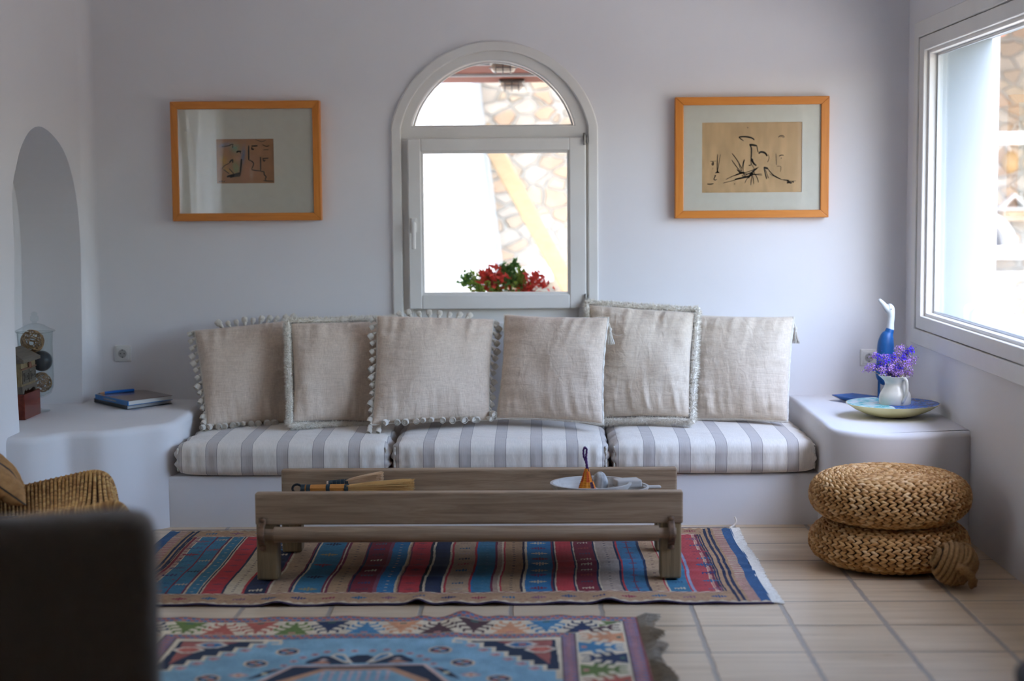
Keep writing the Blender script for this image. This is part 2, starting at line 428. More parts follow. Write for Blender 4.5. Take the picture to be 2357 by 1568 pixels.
# opening sash standing a little proud of the frame
SY = YB - .035
def quadpts(a, y): return [ay(px, py, y) for px, py in a]
so = quadpts([(937, 320), (1349, 316), (1349, 709), (943, 713)], SY)
sx0 = (so[0].x + so[3].x) / 2; sx1 = (so[1].x + so[2].x) / 2; sz1 = (so[0].z + so[1].z) / 2; sz0 = (so[2].z + so[3].z) / 2
si = quadpts([(973, 355), (1305, 351), (1306, 671), (979, 674)], SY + .02)
ix0 = (si[0].x + si[3].x) / 2; ix1 = (si[1].x + si[2].x) / 2; iz1 = (si[0].z + si[1].z) / 2; iz0 = (si[2].z + si[3].z) / 2
b = .012
for (x0, x1, z0, z1) in ((sx0, ix0 - b, sz0, sz1), (ix1 + b, sx1, sz0, sz1), (ix0 - b, ix1 + b, iz1 + b, sz1), (ix0 - b, ix1 + b, sz0, iz0 - b)):
    MB().box(x0, x1, SY, SY + .06, z0, z1).build('sash_rail', M_paint, w1, False, .005)
plate('glazing_bead', [(ix0 - b - .004, iz0 - b - .004), (ix1 + b + .004, iz0 - b - .004), (ix1 + b + .004, iz1 + b + .004), (ix0 - b - .004, iz1 + b + .004)], [[(ix0, iz0), (ix1, iz0), (ix1, iz1), (ix0, iz1)]], XZ, SY + .010, SY + .045, M_paint, w1, .004)
MB().box(ix0 - .01, ix1 + .01, SY + .028, SY + .034, iz0 - .01, iz1 + .01).build('sash_pane', M_glass, w1, False)
hp = ay(953, 520, SY); h = MB()
h.rbox(hp.x - .014, hp.x + .014, SY - .010, SY, hp.z - .035, hp.z + .04, .006)
h.tube([(hp.x, SY, hp.z + .01), (hp.x, SY - .045, hp.z + .01)], .010, 12)
h.rbox(hp.x - .010, hp.x + .012, SY - .056, SY - .038, hp.z - .118, hp.z + .022, .009)
h.build('handle', M_paint, w1, 2)
for (px, py) in ((1344, 320), (1347, 690)):
    q = ay(px, py, SY); h = MB()
    h.box(q.x - .004, q.x + .018, SY - .012, SY + .03, q.z - .02, q.z + .02); h.tube([(q.x + .002, SY - .012, q.z - .03), (q.x + .002, SY - .012, q.z + .03)], .007, 10)
    h.build('hinge', M_metal, w1, True, .002)

# ------------------------------------------------------------ wide side window
w2 = sroot('window_2', (XR, 6.2, W2['z0']))
CO = [(4.47, .763), (7.905, .763), (7.905, 2.315), (4.47, 2.315)]
rect = lambda y0, y1, z0, z1: [(y0, z0), (y1, z0), (y1, z1), (y0, z1)]
plate('casing', CO, [rect(4.55, 7.83, .838, 2.24)], YZ, XR - .02, XR + .02, M_paint, w2, .005)
plate('frame', rect(4.553, 7.827, .841, 2.237), [rect(4.64, 7.745, .905, 2.172)], YZ, XR - .012, XR + .06, M_paint, w2, .005)
plate('glazing_bead', rect(4.62, 7.76, .885, 2.19), [rect(4.655, 7.728, .920, 2.157)], YZ, XR + .012, XR + .055, M_paint, w2, .004)
plate('spacer', rect(4.64, 7.74, .905, 2.17), [rect(4.668, 7.715, .931, 2.145)], YZ, XR + .05, XR + .062, simple('aluminium', 'a8adb0', rough=.4, metal=.6), w2)
MB().box(XR + .046, XR + .049, 4.64, 7.745, .9, 2.18).build('pane', M_glass, w2, False)
# outer reveal lining
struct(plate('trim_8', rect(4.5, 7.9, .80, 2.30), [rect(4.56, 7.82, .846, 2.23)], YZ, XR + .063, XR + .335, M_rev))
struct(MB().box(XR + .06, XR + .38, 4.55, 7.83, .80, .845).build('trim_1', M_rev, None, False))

# left window and curtain (seen only in the picture glass)
w3 = sroot('window_3', (XL, 5, .35))
plate('frame', rect(4.95, 5.85, .35, 2.25), [rect(5.02, 5.78, .42, 2.18)], YZ, XL - .12, XL - .18, M_paint, w3)
MB().box(XL - .155, XL - .15, 4.99, 5.8, .4, 2.2).build('pane', M_glass, w3, False)
t = NT('sheer_curtain'); t.t.nodes.remove(t.b)
df = t.n('BsdfDiffuse'); df.inputs[0].default_value = rgba('eeeeea'); tl = t.n('BsdfTranslucent'); tl.inputs[0].default_value = rgba('eeeeea')
mx = t.n('MixShader'); mx.inputs[0].default_value = .5; t.l(df.outputs[0], mx.inputs[1]); t.l(tl.outputs[0], mx.inputs[2]); t.l(mx.outputs[0], t.out.inputs[0])
P = [[(XL + .07 + .036 * sin(y * 38 + 1.1 * sin(z * 2.1)) + .014 * sin(y * 91 + 1.5 * z), y, z) for z in [.08 + 2.3 * k / 24 for k in range(25)]] for y in [4.88 + 1.1 * i / 160 for i in range(161)]]
cu = thing('curtain', 'white sheer curtain hanging on the left wall, mirrored in the left picture', 'curtain', (XL + .07, 5, .08))
MB().grid(P).build('drape', t.m, cu)
MB().tube([(XL + .07, 4.78, 2.4), (XL + .07, 6.08, 2.4)], .011, 10).build('rod', M_metal, cu)

# ------------------------------------------------------------ built-in plaster bench and side ledges
be = MB()
be.rbox(-1.70, 1.30, 7.20, 8.12, -.02, .235, .012, 30)
be = be.build('plaster_bench', M_wall2, None, 2)
tag(be, 'low built-in white plaster bench under the striped seat cushions', 'bench')
ZS = .478
def ledge(name, outline, label, R=.035):
    # outline: front contour from right to left; rounded top edge
    pts = outline; n = len(pts)
    cen = Vector((sum(p[0] for p in pts) / n, sum(p[1] for p in pts) / n))
    nor = []
    for i in range(n):
        a = Vector(pts[(i - 1) % n]); b_ = Vector(pts[(i + 1) % n]); d = (b_ - a).normalized(); nor.append(Vector((d.y, -d.x)))
    lay = [(0, -.02), (0, .15), (0, .3), (0, ZS - R)] + [(R * (1 - cos(a)), ZS - R + R * sin(a)) for a in [pi / 2 * k / 6 for k in range(1, 7)]]
    m = MB()
    for (ins, z) in lay:
        for i in range(n): q = Vector(pts[i]) - nor[i] * ins; m.v.append((q.x, q.y, z))
    for L in range(len(lay) - 1):
        for i in range(n): m.f.append((L * n + i, L * n + (i + 1) % n, (L + 1) * n + (i + 1) % n, (L + 1) * n + i))
    m.f.append(tuple((len(lay) - 1) * n + i for i in range(n)))
    o = m.build(name, M_wall2, None, True)
    return tag(o, label, 'ledge')
def ccw(p):
    a = sum(p[i][0] * p[(i + 1) % len(p)][1] - p[(i + 1) % len(p)][0] * p[i][1] for i in range(len(p)))
    return p if a > 0 else p[::-1]
lf = [(-1.668, 7.9), (-1.666, 7.5), (-1.665, 7.30), (-1.70, 7.19), (-1.79, 7.12), (-1.87, 7.03), (-1.935, 6.98), (-2.02, 6.965), (-2.085, 6.945), (-2.13, 6.865), (-2.19, 6.80), (-2.26, 6.78), (-2.33, 6.775)]
lf = [tuple(v[:2]) for v in catmull([(x, y, 0) for x, y in lf], 5)]
ledge('plaster_ledge', ccw([(-1.668, 8.12)] + lf + [(-2.60, 6.775), (-2.60, 8.12)]), 'white plaster ledge with wavy front in the left corner, carrying the books')
rf = [(1.262, 7.9), (1.262, 7.2), (1.262, 6.98), (1.285, 6.895), (1.35, 6.815), (1.43, 6.765), (1.52, 6.745), (1.62, 6.755), (1.73, 6.785), (1.82, 6.83), (1.87, 6.86)]
rf = [tuple(v[:2]) for v in catmull([(x, y, 0) for x, y in rf], 5)]
ledge('plaster_ledge', ccw([(1.262, 8.12)] + rf + [(1.87, 8.12)]), 'white plaster ledge in the right corner, carrying the dish and the duck', .025)

# ------------------------------------------------------------ outside
def stone_mat():
    t = NT('field_stone'); t.set(Roughness=.9)
    v = t.coord((1, 1, 1.55)); dist = t.n('TexNoise'); dist.inputs['Scale'].default_value = 3; t.l(v, dist.inputs[0])
    vv = t.n('VectorMath', operation='MULTIPLY_ADD'); t.l(dist.outputs[1], vv.inputs[0]); vv.inputs[1].default_value = (.12, .12, .12); t.l(v, vv.inputs[2])
    ed = t.n('TexVoronoi', feature='DISTANCE_TO_EDGE'); ed.inputs['Scale'].default_value = 6.2; t.l(vv.outputs[0], ed.inputs['Vector'])
    ce = t.n('TexVoronoi', feature='F1'); ce.inputs['Scale'].default_value = 6.2; t.l(vv.outputs[0], ce.inputs['Vector'])
    sp = t.n('SeparateColor'); t.l(ce.outputs['Color'], sp.inputs[0])
    c = t.ramp(sp.outputs[0], [(0, 'ab9880'), (.2, 'b9a990'), (.4, 'c9c2b4'), (.6, 'b8997a'), (.8, 'b4ada0'), (1, 'cdb795')], 'CONSTANT')
    c = t.mix(t.math('MULTIPLY', t.noise(12, 4, .6), .45), c, 'd3cbbd')
    mo = t.n('MapRange'); mo.inputs[1].default_value = .03; mo.inputs[2].default_value = .085; t.l(ed.outputs[0], mo.inputs[0])
    t.col(t.mix(mo.outputs[0], 'c0bfb6', c))
    b = t.bump(mo.outputs[0], 1, .05); t.bump(t.noise(20, 4, .6), .4, .02, b)
    return t.m
M_stone = stone_mat(); 
M_white = simple('white_outdoor_paint', 'efefec', rough=.6)
M_terr = simple('terrace_paving', 'a39c90', '938b7e', .85, 3, bump=.2)
struct(MB().box(2.19, 12, -6, 16, -.4, .18).build('floor_terrace', M_terr, None, False))
struct(MB().box(-8, 2.19, 8.46, 16, -.4, .18).build('floor_terrace', M_terr, None, False))
struct(MB().box(-8, -3.01, -6, 8.46, -.4, .0).build('floor_terrace', M_terr, None, False))
struct(MB().box(-3.2, 2.2, YF - .5, 8.5, ZC + .3, ZC + .32).build('trim_2', M_ext, None, False))
YS = 12.6
sw = MB().box(-8, 12, YS, YS + .5, .1, 3.6).build('stone_wall', M_stone, None, False)
tag(sw, 'tan and cream field-stone wall standing beyond both windows', 'wall')
# whitewashed buttress seen through the arched window
b0 = ay(1108, 360, 10.6); b1 = ay(1146, 668, 10.6)
m = MB(); k = (b1.x - b0.x) / (b0.z - b1.z); xz = lambda z: b0.x + (b0.z - z) * k
m.hexa([(-2.2, 10.6, .18), (-2.2, 12.59, .18), (xz(.18), 12.59, .18), (xz(.18), 10.6, .18)], [(-1.6, 10.75, 3.0), (-1.6, 12.59, 3.0), (xz(3.), 12.59, 3.0), (xz(3.), 10.75, 3.0)])
tag(m.build('buttress', M_ext, None, False, .06), 'sloping whitewashed buttress behind the left half of the arched window', 'buttress')
# diagonal timber brace
a = ay(1140, 350, 11.2); c = ay(1318, 675, 11.2); d = (c - a).normalized(); a2 = a - d * .2; c2 = c + d * .75
u = Vector((-d.z, 0, d.x)); u = u if u.z > 0 else -u
m = MB()
m.hexa([a2 - u * .06, a2 + u * .06, a2 + u * .06 + Vector((0, .12, 0)), a2 - u * .06 + Vector((0, .12, 0))], [c2 - u * .06, c2 + u * .06, c2 + u * .06 + Vector((0, .12, 0)), c2 - u * .06 + Vector((0, .12, 0))])
tag(m.build('timber_beam', simple('honey_timber', '9c8462', 'ab9472', .6, 6, (3, 3, 20)), None, False, .008), 'diagonal honey-coloured timber beam seen through the arched window', 'beam')
q = ay(1182, 630, 12.3); q2 = ay(1272, 630, 12.3)
tag(MB().box(q.x, q2.x, 12.05, 12.62, q.z - .05, q.z + .03).build('stone_shelf', M_white, None, False, .01), 'white masonry shelf low on the stone wall behind the diagonal beam', 'shelf')
# porch roof with its bulkhead lamp and a copy built for the lamp's reflection
M_red = wood_mat('red_brown_boards', '6b3420', '8e4a30', 'a8634a', 0, .7, .5)
pz = ay(1160, 190, 9.5).z; pzf = lambda y: pz + (9.5 - y) * .075
struct(MB().hexa([(-2.6, 8.46, pzf(8.46)), (1.9, 8.46, pzf(8.46)), (1.9, 9.5, pz), (-2.6, 9.5, pz)], [(-2.6, 8.46, pzf(8.46) + .12), (1.9, 8.46, pzf(8.46) + .12), (1.9, 9.5, pz + .12), (-2.6, 9.5, pz + .12)]).build('trim_3', M_red, None, False))
for y in (8.75, 9.15): struct(MB().box(-2.6, 1.9, y, y + .05, pzf(y) - .014, pzf(y) + .01).build('trim_4', M_ext, None, False))
for (px, py, y, lab) in ((1158, 155, 8.72, 'caged oval bulkhead lamp, the upper one in the fanlight'), (1178, 195, 9.40, 'caged oval bulkhead lamp, the lower one in the fanlight')):
    pz_ = pz; c = ay(px, py, y); pz = pzf(y); L = thing('bulkhead_lamp', lab, 'lamp', (c.x, y, pz), 0, 'bulkhead lamps under the porch roof')
    hh = .058; m = MB()
    m.rbox(c.x - .075, c.x + .075, y - .05, y + .05, pz - .015, pz + .004, .012); m.build('base', M_metal, L)
    m = MB(); m.rbox(c.x - .066, c.x + .066, y - .042, y + .042, pz - hh, pz - .01, .03); m.build('diffuser', simple('frosted_glass', 'e9e2d2', rough=.3), L, 2)
    m = MB()
    for dx in (-.04, 0, .04): m.tube([(c.x + dx, y - .05, pz - .012), (c.x + dx, y - .05, pz - hh * .6), (c.x + dx, y - .02, pz - hh - .008), (c.x + dx, y + .02, pz - hh - .008), (c.x + dx, y + .05, pz - hh * .6), (c.x + dx, y + .05, pz - .012)], .003, 6)
    m.tube([(c.x + .074 * cos(a), y + .05 * sin(a), pz - hh * .6) for a in [2 * pi * i / 20 for i in range(20)]], .003, 6, True)
    m.build('cage', M_metal, L); pz = pz_
# planter with red and green plants on the outer sill
sill = struct(MB().box(-1.2, .8, 8.44, 8.85, .18, .80).build('trim_5', M_ext, None, False))
pc = ay(1165, 672, 8.65)
pt = thing('planter', 'terracotta window planter of red and green leaves outside the arched window', 'planter', (pc.x, 8.65, .8))
m = MB(); zt = pc.z - .02
m.hexa([(pc.x - .2, 8.58, .8), (pc.x + .2, 8.58, .8), (pc.x + .2, 8.72, .8), (pc.x - .2, 8.72, .8)], [(pc.x - .23, 8.56, zt), (pc.x + .23, 8.56, zt), (pc.x + .23, 8.74, zt), (pc.x - .23, 8.74, zt)])
m.build('pot', simple('terracotta', 'b5683f', 'a05a36', .8), pt, False, .006)
M_leaf = simple('leaf_green', '6a9a38', 'a8bf55', .6, 30); M_leafr = simple('leaf_red', 'd03a30', 'e0574a', .6, 30); M_leafd = simple('leaf_dark_green', '3d7a3d', '6fa050', .6, 30)
def leaf(m, p, d, L, w):
    d = Vector(d).normalized(); s = d.cross(Vector((random.uniform(-1, 1), random.uniform(-1, 1), random.uniform(-1, 1)))).normalized(); n = d.cross(s)
    m.add([p, p + d * L * .45 + s * w + n * w * .3, p + d * L, p + d * L * .45 - s * w + n * w * .3, p + d * L * .5], [(0, 1, 4), (1, 2, 4), (2, 3, 4), (3, 0, 4)])
def shrub(spots, name, mat, parent, L=.03, w=.007, n=70, h=.05, stem=None):
    for (px, py, s) in spots:
        c = ay(px, py, 8.65); m = MB()
        b_ = Vector((c.x * .5 + pc.x * .5, 8.65, zt - .02))
        m.tube(catmull([b_, (b_ + c) / 2 + Vector((0, random.uniform(-.02, .02), 0)), c], 4), .0025, 5)
        for i in range(n):
            p = c + Vector([random.gauss(0, h * s) for _ in range(3)]); p.y = 8.65 + (p.y - 8.65) * .8
            leaf(m, p, (random.gauss(0, 1), random.gauss(0, 1), random.gauss(.4, 1)), L * random.uniform(.6, 1.2), w)
        m.build(name, mat, parent, False)
shrub([(1128, 655, .55), (1150, 640, .5), (1235, 655, .55), (1210, 662, .45), (1120, 640, .25)], 'red_sprig', M_leafr, pt, .055, .010, 80)
shrub([(1090, 648, .4), (1105, 662, .5), (1140, 665, .5), (1195, 655, .5), (1200, 640, .3)], 'green_sprig', M_leaf, pt, .038, .009, 90)
shrub([(1075, 645, .25), (1165, 640, .4), (1160, 622, .25), (1175, 650, .5), (1182, 612, .15)], 'dark_green_sprig', M_leafd, pt, .036, .010, 80)
# right-hand terrace seen through the side window
rz = [ay(2300, y, 11.0).z for y in (303, 332, 567, 592)]
rl = thing('terrace_railing', 'white painted railing of two thick horizontal bars outside the side window', 'railing', (3.9, 11, .18))
for z0, z1 in ((rz[1], rz[0]), (rz[3], rz[2])): MB().box(3.0, 5.6, 11, 11.09, z0, z1).build('rail', M_white, rl, False, .01)
for x in (3.0, 5.55): MB().box(x, x + .1, 10.98, 11.11, .18, rz[0]).build('post', M_white, rl, False, .01)
fp = thing('outdoor_fireplace', 'whitewashed arched fireplace against the stone wall', 'fireplace', (3.3, 12.4, .18))
c = ay(2243, 575, 12.45); R1 = (ay(2336, 575, 12.45) - c).length; R0 = R1 - .085
ri_ = [(c.x + R0 * cos(a), c.z + R0 * sin(a)) for a in [pi * i / 32 for i in range(33)]]; ro_ = [(c.x + R1 * cos(a), c.z + R1 * sin(a)) for a in [pi * i / 32 for i in range(33)]]
plate('arch_band', ro_ + ri_[::-1], [], XZ, 12.36, 12.62, M_white, fp, .012)
MB().box(c.x - R1 - .1, c.x + R1 + .1, 12.3, 12.62, c.z - .07, c.z).build('hearth', M_white, fp, False, .01)
plate('firebox', ri_, [], XZ, 12.52, 12.61, simple('firebox_grey', '5a5a5c', '77777a', .9, 5), fp)  # flat dark grey panel set back inside the arch
c = ay(2335, 492, 12.4); MB_ = MB().box(c.x - .09, c.x + .8, 12.4, 12.62, c.z - .06, c.z + .02)
tag(MB_.build('stone_shelf', simple('tan_stone', 'b8a488', 'c8b69c', .9), None, False, .01), 'tan stone shelf under the triangular niche on the stone wall', 'shelf')
c = ay(2337, 478, 12.5); ty = thing('triangular_niche', 'small white triangular niche with dark opening on the stone wall', 'niche', (c.x, 12.5, c.z))
tri = lambda s, dz: [(c.x - s, c.z - .02 + dz), (c.x + s, c.z - .02 + dz), (c.x, c.z - .02 + s * 1.0 + dz)]
plate('niche_frame', tri(.13, 0), [tri(.085, .02)], XZ, 12.5, 12.62, M_white, ty)
plate('niche_back', tri(.086, .02), [], XZ, 12.585, 12.61, simple('dark_recess', '8b8680', rough=.9), ty)
c = ay(2326, 373, 12.45); g = thing('wall_gourd', 'tan oval gourd hung on the stone wall on a white cord', 'gourd', (c.x, 12.45, c.z))
m = MB(); m.ball(c, (.062, .06, .085)); m.build('body', simple('gourd_skin', 'b89a6c', 'c8ae82', .6), g)
MB().tube(catmull([c + Vector((0, 0, .08)), c + Vector((-.05, 0, .14)), c + Vector((-.12, .02, .05)), c + Vector((-.08, .02, -.05))], 6), .006, 6).build('cord', M_white, g)
# unseen slatted roof added to shade the stone wall and buttress
pg = MB()
for k in range(46): pg.box(2.6, 9.5, 9.6 + k * .066, 9.6 + k * .066 + .055, 2.98, 3.01)
for k in range(26): pg.box(-6, 2.6, 9.7 + k * .11, 9.7 + k * .11 + .062, 2.98, 3.01)
struct(pg.build('shade_roof', simple('shade_slat', 'a88a60', '8f744e', .9, 30), None, False))
# white stool
s = ay(2335, 632, 10.3); st = thing('garden_stool', 'white wooden stool on the terrace outside the side window', 'stool', (s.x, 10.3, .18))
M_st = M_white; MB().rbox(s.x - .09, s.x + .24, 10.15, 10.45, s.z - .03, s.z + .01, .01).build('seat', M_st, st, 2)
for sx in (0, 1):
    for sy in (0, 1):
        tx = s.x - .05 + sx * .25; ty_ = 10.2 + sy * .2
        m = MB(); bx = tx + (-.04, .04)[sx]; by = ty_ + (-.03, .03)[sy]
        m.hexa([(bx - .018, by - .018, .18), (bx + .018, by - .018, .18), (bx + .018, by + .018, .18), (bx - .018, by + .018, .18)], [(tx - .018, ty_ - .018, s.z - .03), (tx + .018, ty_ - .018, s.z - .03), (tx + .018, ty_ + .018, s.z - .03), (tx - .018, ty_ + .018, s.z - .03)])
        m.build('leg', M_st, st, False)
zz = ay(2335, 740, 10.2).z
MB().box(s.x - .07, s.x + .22, 10.18, 10.2, zz - .02, zz + .02).build('stretcher', M_st, st, False)
MB().box(s.x - .07, s.x + .22, 10.4, 10.42, zz - .02, zz + .02).build('stretcher', M_st, st, False)
# succulents outside the sill
bed = struct(MB().box(2.19, 4.5, 7.95, 9.3, .17, .74).build('trim_6', M_ext, None, False))
M_succ = simple('grey_green_leaf', '7f9473', 'a9b894', .7, 20)
for (px, py, y, lab) in ((2272, 762, 8.5, 'small grey-green plant outside the side window, the left one'), (2312, 752, 8.5, 'taller grey-green plant with forked tip outside the side window'), (2340, 768, 8.4, 'spreading grey-green plant outside the side window, the right one')):
    c = ay(px, py, y); m = MB(); b_ = Vector((c.x, y, .74)); r_ = random.Random(px)
    for i in range(36 if px != 2312 else 16):
        a = r_.uniform(0, 2 * pi); l = r_.uniform(.03, .09); p = b_ + Vector((r_.gauss(0, .03), r_.gauss(0, .04), -.003))
        d = Vector((cos(a) * .6, sin(a) * .6, 1)).normalized(); m.tube([p, p + d * l * .6, p + d * l + Vector((0, 0, .01))], [.005, .004, .001], 5)
    if px == 2312:
        top = ay(2316, 742, y); m.tube([b_, top], [.008, .007], 6)
        for sx in (-.022, .022): m.tube([top, top + Vector((sx, 0, .025))], [.007, .003], 6)
    tag(m.build('succulent', M_succ, None, True), lab, 'plant', 'plants outside the side window')
# pergola timber at the top of the side window
a = ay(2284, 64, 10.0)
tag(MB().tube([(a.x + .03, 9.95, a.z), (a.x + .03, 12.6, a.z)], .06, 14).build('timber_beam', M_red, None, True), 'round brown pergola pole at the top left of the side window', 'beam')
a = ay(2335, 38, 10.4)
tag(MB().box(a.x - .15, a.x + 3, 10.35, 10.47, a.z - .02, a.z + .12).build('timber_beam', M_red, None, False), 'square brown pergola beam crossing the top of the side window', 'beam')
# ------------------------------------------------------------ seat cushions
def seat_cushion(x0, x1, label, seed):
    rr = random.Random(seed); ph = [rr.uniform(0, 6.28) for _ in range(6)]
    def puff(p, c, h):
        q = p - c; u, v, w = q.x / h.x, q.y / h.y, q.z / h.z
        top = max(0, w)
        p = p.copy()
        p.z += top * .016 * max(0, (1 - u ** 4)) * max(0, 1 - v ** 4)
        if w < 0: p.z += -.018 * w * -1 * 0 + .012 * (-w) * (abs(u) ** 6)
        # rumpled vertical folds on the front, strongest near the ends
        fr = max(0, -v) ** 6
        e = (.25 + .75 * abs(u) ** 3)
        p.y += fr * e * (.006 * sin(u * 55 + ph[0]) + .004 * sin(u * 91 + ph[1] + 2 * w)) * (1 - .5 * abs(w))
        p.y -= fr * .012 * (1 - u ** 4)
        en = abs(u) ** 10
        p.x += (1 if u > 0 else -1) * en * (.007 * sin(w * 9 + ph[2]) + .006 * sin(v * 14 + ph[3]))
        p.z += en * .006 * sin(v * 17 + ph[4]) * (1 if w > 0 else 0)
        return p
    m = MB(); m.rbox(x0, x1, 7.165, 8.02, .238, .385, .045, 60, None, puff)
    o = m.build('seat_cushion', cushion_mat('striped_cotton', x0 + .168), None, 2)
    tag(o, label, 'seat cushion', 'striped seat cushions on the bench')
    # sewn corner seams at the front
    for x in (x0 + .012, x1 - .012):
        s_ = MB(); s_.tube(catmull([(x, 7.178 + .004 * sin(k * 2.1 + seed), .262 + .0175 * k) for k in range(7)], 3), .0045, 6, False, 3, .3, 300)
        s_.build('corner_seam', M_cotton, o)
    return o
seat_cushion(-1.655, -.683, 'cream striped seat cushion at the left end of the bench', 1)
seat_cushion(-.668, .312, 'cream striped seat cushion in the middle of the bench', 2)
seat_cushion(.326, 1.252, 'cream striped seat cushion at the right end of the bench', 3)

# ------------------------------------------------------------ pillows
def smooth1d(seed, n=200):
    r_ = np.random.default_rng(seed); a = r_.normal(size=n); a = np.convolve(a, [.25, .5, .25], 'same'); return a
def outline_uv(u, v, pull):
    return u * (1 - pull * (1 - v * v)), v * (1 - pull * .8 * (1 - u * u))
def pillow(name_label, corners, T, seed, mat, pull=.045, inset=0):
    BL, BR, TR, TL = [Vector(c) for c in corners]
    n = ((BR - BL) + (TR - TL)).cross((TL - BL) + (TR - BR)).normalized()
    if n.y > 0: n = -n
    def S(u, v, w=0):
        u, v = outline_uv(u, v, pull)
        a = (u + 1) / 2; b_ = (v + 1) / 2
        return (BL * (1 - a) + BR * a) * (1 - b_) + (TL * (1 - a) + TR * a) * b_ + n * w
    N = 72; tt = [sin(pi / 2 * (2 * i / N - 1)) for i in range(N + 1)]
    w1_, w2_, w3_, w4_ = [smooth1d(seed * 10 + k) for k in range(4)]
    def samp(a, x): x = (x + 1) * 24; i = int(x); f_ = x - i; f_ = f_ * f_ * (3 - 2 * f_); return a[i % 200] * (1 - f_) + a[(i + 1) % 200] * f_
    V = []; 
    for side in (1, -1):
        for u in tt:
            for v in tt:
                e = max(0, (1 - u * u)) * max(0, (1 - v * v))
                t_ = T * e ** .42
                wr = 0
                for (d_, s_, a_) in ((1 - u, v, w1_), (1 + u, v, w2_), (1 - v, u, w3_), (1 + v, u, w4_)):
                    wr += math.exp(-d_ / .28) * samp(a_, s_ + .15 * d_) * (1 - math.exp(-d_ / .05))
                t_ += .011 * wr * min(1, e * 6)
                t_ += .018 * mn.noise(Vector((u * 1.6 + seed * 7, v * 1.6, side * 3))) * min(1, e * 3)
                V.append(S(u, v, side * t_))
    m = MB(); K = (N + 1); m.v = [tuple(p) for p in V]
    for s_ in (0, 1):
        for i in range(N):
            for j in range(N): m.f.append(tuple(s_ * K * K + q for q in (i * K + j, (i + 1) * K + j, (i + 1) * K + j + 1, i * K + j + 1)))
    m.weld = True
    base = (BL + BR) / 2
    root = thing('throw_pillow', name_label, 'pillow', base, 0)
    m.build('cover', mat, root, 2)
    per = []
    M_ = 40
    for k in range(M_): per.append((-1 + 2 * k / M_, -1))
    for k in range(M_): per.append((1, -1 + 2 * k / M_))
    for k in range(M_): per.append((1 - 2 * k / M_, 1))
    for k in range(M_): per.append((-1, 1 - 2 * k / M_))
    return root, S, n, [S(u, v) for u, v in per], S(0, 0)
def fringe(root, per, n, cen, R=.027, hairs=15000, L=.020):
    m = MB(); P = []
    for k, p in enumerate(per):
        out = (p - cen).normalized(); P.append(p + out * R * .8 + Vector((0, 0, .006 * mn.noise(Vector((k * .11, 3, 1))))))
    rad = [R * (.66 + .22 * mn.noise(Vector((k * .23, 0, 5)))) for k in range(len(P))]
    m.tube(P, [q * .75 for q in rad], 8, True)
    N = len(P)
    for i in range(hairs):
        k = random.random() * N; a = int(k); f_ = k - a; p = P[a] * (1 - f_) + P[(a + 1) % N] * f_
        d = (P[(a + 1) % N] - P[a]).normalized(); th = random.uniform(0, 2 * pi)
        x_ = n; y_ = d.cross(n).normalized()
        dr = (x_ * cos(th) + y_ * sin(th)); rr = rad[a] * .7
        out = (p - cen).normalized()
        tip = p + dr * (rr + L * random.uniform(.25, .9)) + d * random.uniform(-.01, .01) + out * random.uniform(0, .003) + Vector((0, 0, -.002))
        s_ = dr.cross(d).normalized() * .0015 if random.random() < .5 else d * .0015
        q = p + dr * rr
        m.add([q - s_, q + s_, tip], [(0, 1, 2)])
    o = m.build('fringe_trim', M_fringe, root, False)
    # darker tube for the shade in the gap where the trim is stitched on
    m = MB(); m.tube([p + n * .004 for p in per], .0035, 6, True); m.build('trim_gap', simple('gap_shade', '857a6e', rough=.9), root)
def tassel_mb(L=.03, R=.009, strands=26):
    m = MB(); m.lathe([(.0015, 0), (.003, -.002), (R * .62, -.008), (R * .75, -.012), (R * .5, -.0155), (R * .85, -.02), (R * 1.0, -L * .8), (R * .75, -L), (0, -L)], 12)
    for i in range(strands):
        a = 2 * pi * i / strands; m.tube([(R * .6 * cos(a), R * .6 * sin(a), -.016), (R * 1.05 * cos(a), R * 1.05 * sin(a), -L * .7), (R * 1.0 * cos(a), R * 1.0 * sin(a), -L * 1.12)], .0012, 4)
    return m
def tassels(root, per, n, cen, step=3, size=1.0):
    m = MB(); m.tube([p for p in per], .0042, 6, True, 3, .25, 400); m.build('braid_trim', M_cotton, root)
    proto = None; pr_seed = random.Random(len(per))
    for k in range(0, len(per), step):
        p = per[k]; out = (p - cen).normalized(); t_ = Vector((out.x * .8, out.y - .25, out.z * .8 - (.9 if abs(out.x) > .5 else .25))).normalized()
        bottom = out.z < -.6
        if bottom: t_ = (Vector((out.x * .5 + pr_seed.uniform(-.4, .4), -.9, -.18))).normalized()
        if proto is None:
            proto = tassel_mb().build('tassel', M_cotton, root); o = proto
        else:
            o = proto.copy(); COL.objects.link(o)
        s_ = size * pr_seed.uniform(.8, 1.15)
        Mx = Matrix.Translation(p + out * .002 + (Vector((0, -.004, .016)) if bottom else Vector((0, 0, 0)))) @ t_.to_track_quat('-Z', 'Y').to_matrix().to_4x4() @ Matrix.Scale(s_, 4)
        o.parent = None; o.matrix_world = Mx; o.matrix_basis = Mx; attach(o, root)
def cord(root, per):
    m = MB(); m.tube([p for p in per], .0062, 9, True, 3, .28, 520); m.build('twisted_cord', M_cotton, root)
